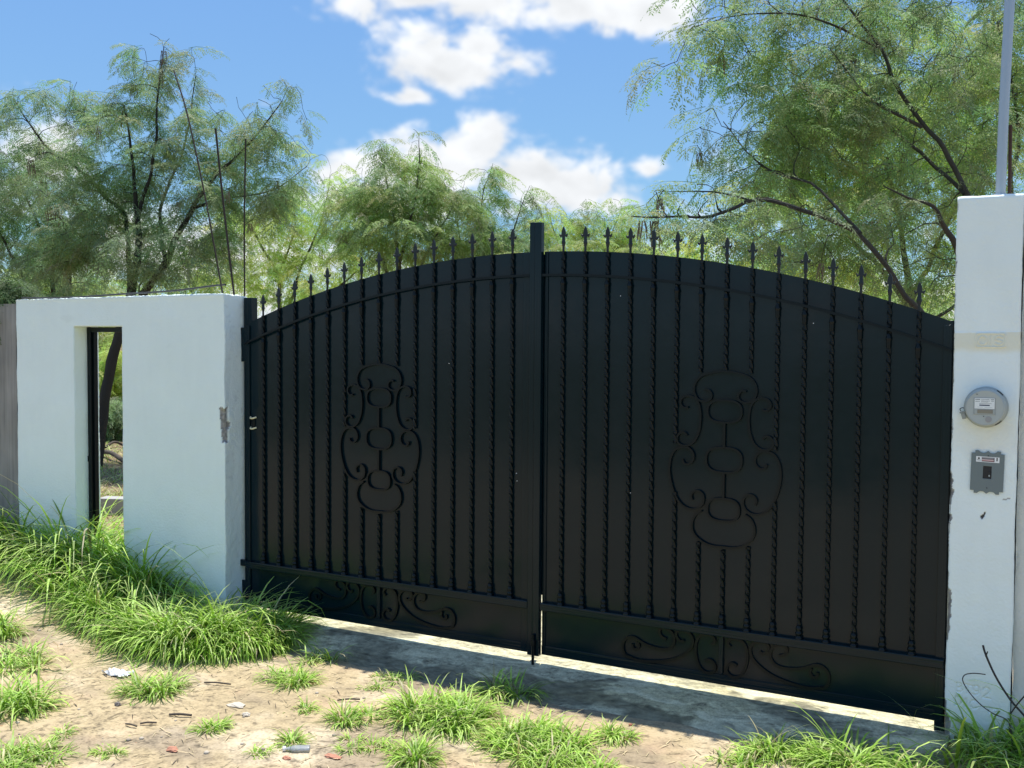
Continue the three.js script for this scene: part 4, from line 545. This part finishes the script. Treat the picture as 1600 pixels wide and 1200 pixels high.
for (const [k, a] of [[[-38.288,0,-32.148], [-21.224,3.153,-16.688,3.562,0.844], 'distant light green tree low behind the leaning trunk tree'], [[-42.219,0,-28.856], [-25.425,3.079,-15.571,3.294,0.872], 'distant tree low behind the far left tree'], [[-31.519,0,-40.746], [-16.624,3.094,-21.417,3,0.64], 'distant tree low between the slender tree and the wall rods'], [[-26.078,0,-45.382], [-13.766,3.266,-24.089,3.094,0.619], 'distant tree low behind the small nodding tree'], [[-18.244,0,-48.938], [-9.053,3.549,-25.49,2.8,0.84], 'distant tree low right of the gate middle post'], [[-10.076,0,-48.848], [-4.704,3.647,-25.551,2.812,0.844], 'distant tree low behind the tip of the arching limb'], [[-2.422,0,-49.19], [-0.972,2.842,-25.239,2.975,0.787], 'distant tree low behind the last gate spears']].entries()) {
  const [b, bl, label] = a; const c = [bl[0], bl[1], bl[2]]; const base = [c[0], 0, c[2]];
  tree('distant_tree', label, 'tree', { seed: 900 + k, base, bark: greyBark, n: 110, sprays: 1.0, big: 2.2, leafSeed: 13, n1: 8, n2: 7, leafA: LA, leafB: YB, weep: 0.2, bare: 0.3,
    limbs: [[[c[0], -0.1, c[2], 0.14], [c[0] + 0.2, c[1] * 0.5, c[2], 0.1], [c[0] - 0.1, c[1], c[2] + 0.2, 0.05], [c[0] + 0.2, c[1] + bl[4] * 0.8, c[2], 0.015]], [[c[0] + 0.1, c[1] * 0.4, c[2], 0.09], [c[0] + bl[3] * 0.4, c[1] * 0.9, c[2], 0.04], [c[0] + bl[3] * 0.8, c[1] + 0.3, c[2], 0.012]], [[c[0] + 0.1, c[1] * 0.4, c[2], 0.09], [c[0] - bl[3] * 0.4, c[1] * 0.9, c[2], 0.04], [c[0] - bl[3] * 0.8, c[1] + 0.3, c[2], 0.012]]],
    blobs: [bl, [c[0], c[1] * 0.55, c[2], bl[3] * 0.9, c[1] * 0.4]] });
}
{ // shrubs seen through the doorway
  for (const [k, [c, label]] of [[[-11.379,0.505,-7.068,0.361,0.276], 'dark green shrub on the ground beyond the doorway'], [[-15.531,1.045,-10.549,0.688,0.632], 'sunlit leafy shrub farther back beyond the doorway']].entries()) tree('shrub', label, 'shrub', { seed: 960 + k, base: [c[0], 0, c[2]], bark: darkBark, n: 60, sprays: 1.5, big: 1.2, leafSeed: 12, leafA: k ? YA : LA, leafB: k ? YB : LB, weep: 0.1, bare: 0,
    limbs: [[[c[0], -0.05, c[2], 0.03], [c[0] + 0.05, c[1], c[2], 0.015]], [[c[0], 0, c[2], 0.03], [c[0] - 0.2, c[1], c[2] + 0.1, 0.012]]], blobs: [c] });
}
{ const c = [...[-4.439,1.974,-0.02], 0.34, 0.2, 0.16]; tree('shrub', 'dark leafy shrub hanging over the grey concrete wall at the left edge', 'shrub', { seed: 977, base: [c[0] - 0.1, 0, -0.5], bark: darkBark, n: 60, sprays: 1.6, big: 0.6, leafA: [0.1, 0.17, 0.06], leafB: [0.16, 0.25, 0.08], bare: 0.4, limbs: [[[c[0] - 0.1, -0.05, -0.5, 0.025], [c[0], c[1] * 0.7, -0.4, 0.02], [c[0], c[1] + 0.1, -0.1, 0.006]]], blobs: [c] }); }
{ // things on the ground beyond the doorway
  const b = [-5.576,0,-2.08]; const t = thing('concrete_block', 'grey concrete building block lying on the ground in the doorway', 'block', [b[0] + 0.04, dirtY(b[0], b[2]), b[2]]);
  obj('block', merge([bx(-0.19, 0.19, 0.0, 0.16, -0.08, 0.08, 0.006)]), std({ color: lin(0.36, 0.36, 0.35), roughness: 0.95, bumpMap: stipple, bumpScale: 0.004 }), t); t.rotation.y = 0.35;
  for (const [k, [a, c, label]] of [[[-9.789,-0,-5.33], [-8.487,0,-4.718], 'fallen grey branch on the ground beyond the doorway'], [[-10.221,-0,-5.863], [-10.292,0,-6.247], 'thinner fallen branch farther back beyond the doorway']].entries()) tag(obj('fallen_branch', tube([a, [(a[0] + c[0]) / 2, 0.06, (a[2] + c[2]) / 2], c].map((p) => [p[0], p[1] + 0.05, p[2]]), 0.03 - k * 0.01, 7), M.stick, null, true), label, 'branch');
}

// ---------------------------------------------------------------- grass
function blade(mb, r, x, y, z, az, len, w, lean, curl, c0, c1) {
  const n = 6; let th = lean, px = x, py = y, pz = z, prev = null; const ca = Math.cos(az), sa = Math.sin(az), tw = (r() - 0.5) * 1.2;
  for (let i = 0; i <= n; i++) {
    const t = i / n, ww = w * (t < 0.15 ? 0.7 + 2 * t : 1) * (1 - Math.pow(t, 2.2)) * 0.5, sx = -sa * Math.cos(tw * t), sz = ca * Math.cos(tw * t), sy = Math.sin(tw * t) * 0.6, c = c0.map((k, j) => mix(k, c1[j], t));
    const a = mb.v(px - sx * ww, py - sy * ww, pz - sz * ww, c), b = i < n ? mb.v(px + sx * ww, py + sy * ww, pz + sz * ww, c) : a;
    if (prev) { if (i < n) mb.q(prev[0], prev[1], b, a); else mb.t(prev[0], prev[1], a); } prev = [a, b];
    th += (curl / n) * (0.4 + 1.2 * t); const s = len / n; px += ca * Math.sin(th) * s; pz += sa * Math.sin(th) * s; py += Math.cos(th) * s; 
  }
}
const greens = (r, dry) => { const k = 0.5 + r() * 0.85, d = r() < dry; const base = d ? [0.5, 0.44, 0.2] : [0.26, 0.46, 0.045]; const tip = d ? [0.66, 0.58, 0.32] : r() < 0.3 ? [0.66, 0.84, 0.2] : [0.45, 0.68, 0.09]; return [base.map((v) => v * k), tip.map((v) => v * k)]; };
function tuftInto(mb, r, cx, cz, rad, hgt, n, dry, flat = 0) {
  for (let i = 0; i < n; i++) { const a = r() * 6.283, q = Math.sqrt(r()) * rad, x = cx + Math.cos(a) * q, z = cz + Math.sin(a) * q, [c0, c1] = greens(r, dry), az = a + (r() - 0.5) * 1.6, len = hgt * (0.55 + r() * 0.75) * (1 - 0.35 * q / rad); blade(mb, r, x, dirtY(x, z) - 0.006, z, az, len, (0.75 + r() * 0.6) * Math.min(0.0125, 0.0045 + len * 0.018), 0.06 + r() * 0.4 + flat + 0.4 * q / rad, 0.9 + r() * 2.3, c0, c1); }
}
function inPoly(x, z, p) { let s = false; for (let i = 0, j = p.length - 1; i < p.length; j = i++) if (p[i][1] > z !== p[j][1] > z && x < ((p[j][0] - p[i][0]) * (z - p[i][1])) / (p[j][1] - p[i][1]) + p[i][0]) s = !s; return s; }
function meadow(label, poly, n, hFn, seed, dry = 0.06) {
  const r = rng(seed), mb = new MB(true), xs = poly.map((p) => p[0]), zs = poly.map((p) => p[1]), x0 = Math.min(...xs), x1 = Math.max(...xs), z0 = Math.min(...zs), z1 = Math.max(...zs); let k = 0;
  while (k < n) { const cx = mix(x0, x1, r()), cz = mix(z0, z1, r()); if (!inPoly(cx, cz, poly) || N3(cx * 3.1, cz * 3.1, seed) < -0.32) { continue; } const m = 10 + Math.floor(r() * 12), hh = hFn(cx, cz) * (0.75 + r() * 0.5); tuftInto(mb, r, cx, cz, 0.05 + r() * 0.05, hh, m, dry); k += m; }
  return tag(obj('grass', mb.geo(), M.grass, null, true), label, 'grass', null, 'stuff');
}
const xz = (p) => [p[0], p[2]];
{
  const bank = [[-2.895,0.05,0.522], [-2.595,0.003,0.652], [-2.219,-0.044,0.701], [-1.735,-0.06,0.735], [-1.526,-0.06,0.486], [-1.448,-0.046,0.303], [-1.621,-0.008,0.135]].map(xz);
  meadow('thick sunlit green grass bank in front of the white wall', [...bank, [-2.02, 0.5], [-2.3, 0.5], [-2.9, 0.54], [-3.2, 0.58]], 7600, (x, z) => (0.5 - 0.08 * sstep(0.8, 1.3, z)) * (1 - 0.22 * sstep(-2.1, -1.6, x)) * (0.95 + 0.5 * N3(x * 2.2, z * 2.2, 5)), 51);
  meadow('tall shaded grass along the foot of the white wall', [[-3.5, 0.18], [-2.12, 0.18], [-2.1, 0.36], [-2.6, 0.3], [-3.5, 0.3]], 2400, (x, z) => 0.28 + 0.46 * sstep(-2.25, -2.75, x), 52);
  meadow('tall dark grass at the left end of the white wall', [[-5.4, 0.16], [-3.45, 0.18], [-3.42, 0.26], [-4.2, 0.27], [-5.4, 0.28]], 2700, () => 0.74, 53);
  meadow('low grass in the doorway', [[-3.36, -0.25], [-2.94, -0.25], [-2.94, 0.3], [-3.36, 0.3]], 900, () => 0.62, 54);
}
{
  const T = [
    [[-2.36,-0.029,1.296,0.176,0.2], 'grass tuft at the left edge beside the bank', 90], [[-1.941,-0.06,1.668,0.159,0.22], 'larger grass tuft at the left edge below the bank', 150], [[-1.337,-0.06,2.067,0.175,0.13], 'grass tuft in the bottom left corner', 170], [[-2.794,0.034,1.116,0.094,0.2], 'grass tuft cut by the left edge above the others', 80],
    [[-1.529,-0.06,1.202,0.153,0.16], 'grass tuft below the scrap of white paper', 130], [[-0.933,-0.06,1.427,0.098,0.08], 'low tuft beside the dark stick', 60], [[-1.091,-0.06,1.855,0.07,0.06], 'tiny tuft on bare earth near the bottom left', 34], [[-1.032,-0.06,0.817,0.15,0.13], 'tuft in front of the right end of the grass bank', 120], [[-0.709,-0.06,1.046,0.073,0.07], 'tiny tuft below the right end of the bank', 36],
    [[-0.507,-0.06,1.374,0.089,0.09], 'tuft above the crushed bottle', 50], [[-0.429,-0.06,1.039,0.124,0.12], 'tuft on bare earth right of the crushed bottle', 80], [[-0.219,-0.06,1.262,0.1,0.08], 'low tuft near the bottom, left of the brick chips', 50], [[-0.083,-0.06,1.218,0.055,0.08], 'tiny tuft left of the bright centre clump', 24],
    [[-0.058,-0.06,0.833,0.219,0.2], 'bright dense grass clump in the centre foreground', 420], [[0.057,-0.06,1.278,0.118,0.14], 'tuft at the bottom edge left of centre', 110], [[0.471,-0.06,0.91,0.232,0.18], 'wide bright clump right of the centre clump', 360], [[0.747,-0.06,0.66,0.079,0.12], 'small tuft right of the wide bright clump', 60], [[0.686,-0.06,1.108,0.207,0.14], 'clump cut by the bottom edge right of centre', 200],
    [[0.033,-0.059,0.395,0.101,0.2], 'shaded tuft growing at the concrete edge', 90], [[-0.562,-0.06,0.486,0.099,0.08], 'low shaded tuft at the concrete edge', 60], [[-0.58,-0.06,0.672,0.07,0.07], 'tiny tuft at the shadow edge on the left', 30], [[-1.098,-0.06,0.428,0.091,0.16], 'thin shaded tuft beside the bank on the concrete', 40],
    [[1.364,-0.06,0.515,0.114,0.15], 'tuft at the concrete edge toward the right', 120], [[1.651,-0.06,0.503,0.153,0.2], 'bright tuft near the bottom right', 240], [[1.264,-0.06,0.667,0.09,0.09], 'low tuft left of the right tufts', 60], [[1.899,-0.06,0.504,0.118,0.18], 'tuft left of the shaded grass by the pillar', 130], [[1.094,-0.06,0.882,0.078,0.08], 'tiny tuft cut by the bottom edge', 40],
    [[-0.536,-0.06,1.532,0.054,0.06], 'tiny tuft near the flat pale stone', 26], [[-1.433,-0.06,1.79,0.062,0.06], 'tiny tuft right of the left edge tufts', 24],
  ];
  for (const [k, [p, label, n]] of T.entries()) { const mb = new MB(true), r = rng(600 + k); const rad = p[3] * 1.05; const m = Math.max(3, Math.round(n / 14)); for (let j = 0; j < m; j++) { const a = r() * 6.28, q = Math.sqrt(r()) * rad * 0.85; tuftInto(mb, r, p[0] + Math.cos(a) * q, p[2] + Math.sin(a) * q * 0.8, Math.min(0.06, rad * 0.4), p[4] * (1.45 - 0.5 * q / rad) * (0.8 + r() * 0.4), Math.round(n / m * 2.4), 0.1, 0.05); } const g = mb.geo(); g.translate(-p[0], -p[1], -p[2]); const o = obj('grass_tuft', g, M.grass, null, true); o.position.set(p[0], p[1], p[2]); tag(o, label, 'grass tuft', 'grass tufts on the bare earth'); }
  meadow('tall shaded grass at the foot of the white pillar', [[2.06, 0.14], [2.75, 0.06], [2.75, 0.5], [2.08, 0.42]], 950, () => 0.38, 57, 0.03);
  { // thin ground cover of young shoots and dry bits
    const mb = new MB(true), r = rng(71); let k = 0; while (k < 260) { const x = mix(-4.6, 2.6, r()), z = mix(0.45, 3.2, r()); if (fbm(x * 1.2, z * 1.2, 4, 3) + 0.25 * r() < 0.16) continue; tuftInto(mb, r, x, z, 0.012 + r() * 0.03, 0.03 + r() * 0.035, 3 + Math.floor(r() * 6), 0.3, 0.3); k++; }
    tag(obj('ground_cover', mb.geo(), M.grass, null, true), 'sparse young shoots scattered over the bare earth', 'ground cover', null, 'stuff');
    const lb = new MB(true); for (let i = 0; i < 5200; i++) { const x = mix(-5, 2.8, r()), z = 0.42 + r() * 3; if (fbm(x * 2, z * 2, 9, 3) < -0.12 && r() < 0.7) continue; const k2 = 0.5 + r() * 0.6, c = r() < 0.25 ? [0.11 * k2, 0.085 * k2, 0.06 * k2] : [0.55 * k2, 0.45 * k2, 0.27 * k2]; blade(lb, r, x, dirtY(x, z) + 0.003, z, r() * 6.28, 0.02 + r() * 0.06, 0.0025 + r() * 0.003, 1.4 + r() * 0.2, 0.1, c, c); }
    tag(obj('dry_litter', lb.geo(), std({ vertexColors: true, roughness: 1 }), null, true), 'dry straw and leaf bits strewn over the bare earth', 'litter', null, 'stuff');
    const pb = []; const ico = new THREE.IcosahedronGeometry(1, 1); for (let i = 0; i < 520; i++) { const x = mix(-4.6, 2.6, r()), z = 0.45 + r() * 2.8, s = 0.003 + r() * r() * 0.011, g = ico.clone(), p = g.attributes.position; for (let j = 0; j < p.count; j++) { const f = 1 + 0.35 * N3(p.getX(j) * 2 + i, p.getY(j) * 2, p.getZ(j) * 2); p.setXYZ(j, p.getX(j) * f, p.getY(j) * f * 0.6, p.getZ(j) * f); } g.scale(s, s, s).rotateY(r() * 6).translate(x, dirtY(x, z) + s * 0.2, z); const k = 0.6 + r() * 0.6, c = r() < 0.08 ? [0.38, 0.15, 0.09] : [0.4 * k, 0.35 * k, 0.28 * k]; const ca = new Float32Array(p.count * 3); for (let j = 0; j < p.count; j++) ca.set(c, j * 3); g.setAttribute('color', new THREE.BufferAttribute(ca, 3)); pb.push(g); }
    tag(obj('pebbles', merge(pb, true), std({ vertexColors: true, roughness: 0.95 }), null, true), 'small pebbles strewn over the bare earth', 'pebbles', null, 'stuff');
  }
  { // inside: dry grass and litter seen through the doorway
    const mb = new MB(true), r = rng(72), dir = V(-0.768, 0, -0.64), sd = V(0.64, 0, -0.768); for (let i = 0; i < 1000; i++) { const d = 8.2 + r() * 12, s = (r() - 0.5) * (0.4 + d * 0.05), x = 2.41 + dir.x * d + sd.x * s, z = 4.79 + dir.z * d + sd.z * s; if (z > -0.3) continue; tuftInto(mb, r, x, z, 0.08, 0.08 + r() * 0.22 * (r() < 0.4 ? 1 : 0.4), 8, 0.45, 0.2); }
    tag(obj('grass', mb.geo(), M.grass, null, true), 'patchy half dry grass on the ground beyond the doorway', 'grass', null, 'stuff');
  }
}
// ---------------------------------------------------------------- small things on the ground
function lump(seed, sx, sy, sz, rough = 0.35) { const r = rng(seed), g = new THREE.IcosahedronGeometry(1, 3), p = g.attributes.position; for (let j = 0; j < p.count; j++) { const f = 1 + rough * N3(p.getX(j) * 1.6 + seed, p.getY(j) * 1.6, p.getZ(j) * 1.6) + rough * 0.4 * N3(p.getX(j) * 5, p.getY(j) * 5 + seed, p.getZ(j) * 5); p.setXYZ(j, p.getX(j) * f * sx, Math.max(-0.35, p.getY(j) * f) * sy, p.getZ(j) * f * sz); } g.computeVertexNormals(); return g; }
const put = (o, p, dy = 0) => { o.position.set(p[0], dirtY(p[0], p[2]) + dy, p[2]); return o; };
{
  const cr = (() => { const mb = new MB(), n = 12; for (let j = 0; j <= n; j++) for (let i = 0; i <= n; i++) { const u = i / n - 0.5, v = j / n - 0.5; mb.v(u * 0.15 + 0.02 * N3(u * 9, v * 9, 1), 0.012 + 0.022 * N3(u * 7, v * 7, 4) + 0.012 * N3(u * 17, v * 17, 2), v * 0.075 + 0.015 * N3(u * 8, v * 8, 9)); } for (let j = 0; j < n; j++) for (let i = 0; i < n; i++) { const a = j * (n + 1) + i; mb.q(a, a + n + 1, a + n + 2, a + 1); } return mb.geo(true); })();
  tag(put(obj('paper_scrap', cr, M.white, null, true), [-1.864,-0.06,1.124]), 'crumpled scrap of white paper on the earth below the grass bank', 'paper scrap');
  const bt = thing('crushed_bottle', 'crushed clear plastic bottle near the bottom edge, left of centre', 'bottle'); put(bt, [-0.401,-0.06,1.442], 0.012); bt.rotation.y = 0.55;
  obj('bottle_body', new THREE.LatheGeometry([[0, 0], [0.02, 0], [0.022, 0.006], [0.02, 0.03], [0.022, 0.05], [0.019, 0.075], [0.009, 0.095], [0.0085, 0.105]].map((p) => new THREE.Vector2(...p)), 20).rotateZ(Math.PI / 2).translate(0.05, 0, 0).scale(1, 0.6, 1), new THREE.MeshPhysicalMaterial({ color: lin(0.6, 0.63, 0.65), roughness: 0.2, transmission: 0.6, thickness: 0 }), bt);
  obj('bottle_cap', new THREE.CylinderGeometry(0.0105, 0.0105, 0.012, 16).rotateZ(Math.PI / 2).translate(-0.058, 0, 0), M.white, bt);
  tag(put(obj('stone', lump(3, 0.045, 0.008, 0.028), M.stone, null, true), [-1.007,-0.06,1.165], 0.004), 'flat pale stone on the earth in front of the grass bank', 'stone', 'stones on the earth');
  tag(put(obj('stone', lump(4, 0.018, 0.012, 0.014), std({ color: lin(0.16, 0.14, 0.125), roughness: 1 }), null, true), [-1.506,-0.06,1.434], 0.004), 'small dark stone on the bare earth at the left', 'stone', 'stones on the earth');
  tag(put(obj('stone', lump(5, 0.02, 0.01, 0.015), M.stone, null, true), [-0.881,-0.06,1.236], 0.004), 'small pale stone right of the low tuft', 'stone', 'stones on the earth');
  tag(put(obj('brick_chip', lump(6, 0.024, 0.012, 0.018, 0.5), M.brick, null, true), [-0.865,-0.06,1.699], 0.005), 'broken red brick chip at the bottom left', 'brick chip', 'brick chips on the earth');
  tag(put(obj('brick_chip', lump(7, 0.04, 0.007, 0.017, 0.5), M.brick, null, true), [-0.232,-0.06,1.423], 0.004), 'flat red brick chip right of the crushed bottle', 'brick chip', 'brick chips on the earth');
  tag(put(obj('brick_chip', lump(8, 0.02, 0.007, 0.012, 0.5), M.brick, null, true), [-0.391,-0.06,1.527], 0.004), 'small red brick chip left of the crushed bottle', 'brick chip', 'brick chips on the earth');
  const stick = (px, a, label, rad) => { const dx = a[0], dz = a[1]; const o = obj('stick', tube([[-dx, 0.006, -dz], [0, 0.012, 0.004], [dx, 0.008, dz]], rad, 6), M.stick, null, true); put(o, px, 0.002); tag(o, label, 'stick', 'sticks on the earth'); };
  stick([-1.135,-0.06,1.396], [0.05, -0.02], 'dark short stick left of the low tuft', 0.0055); stick([-1.234,-0.06,1.594], [0.035, 0.0], 'dark stick on bare earth at the left', 0.004); stick([-1.184,-0.06,1.54], [0.03, -0.02], 'thin stick beside the dark stick', 0.004); stick([-0.354,-0.06,0.829], [0.03, -0.09], 'thin dry stick leaning left of the centre clump', 0.004); stick([-1.301,-0.06,0.989], [0.07, -0.02], 'dry stick lying at the lower edge of the bank', 0.004); stick([-0.579,-0.06,0.857], [0.045, -0.03], 'dry stick above the tuft right of the bottle', 0.004);
}
{ // bare twigs in front of the pillar
  const a = [2.159,0.45,0.16], b = [2.168,0.421,0.165], c = [2.212,0.33,0.18], d = [2.271,0.248,0.2], e = [2.332,0.186,0.22], f = [2.416,0.039,0.24];
  const t = thing('dry_twig', 'bare dark twig leaning in front of the foot of the white pillar', 'twig', [f[0], -0.06, f[2]]); const rel = (p) => [p[0] - f[0], p[1] + 0.06, p[2] - f[2]];
  obj('stem', tube([a, b, c, d, e, f].map(rel), 0.0042, 6), M.twig, t); obj('side_shoot', tube([[2.171,0.405,0.167], [2.178,0.43,0.175]].map(rel), 0.0025, 5), M.twig, t); obj('side_shoot', tube([[2.27,0.194,0.2], [2.295,0.245,0.22], [2.325,0.295,0.24]].map(rel), 0.003, 5), M.twig, t);
  const v = [[2.169,0.311,0.1], [2.12,0.308,0.1], [2.088,0.295,0.1], [2.081,0.274,0.1], [2.102,0.237,0.11], [2.149,0.194,0.13], [2.2,0.168,0.15], [2.261,0.154,0.18], [2.28,0.064,0.2]];
  tag(obj('vine_stem', tube(v, 0.0022, 6), M.twig, null, true), 'thin curved bare stem across the lettering on the pillar foot', 'stem');
}
renderer.render(scene, camera);
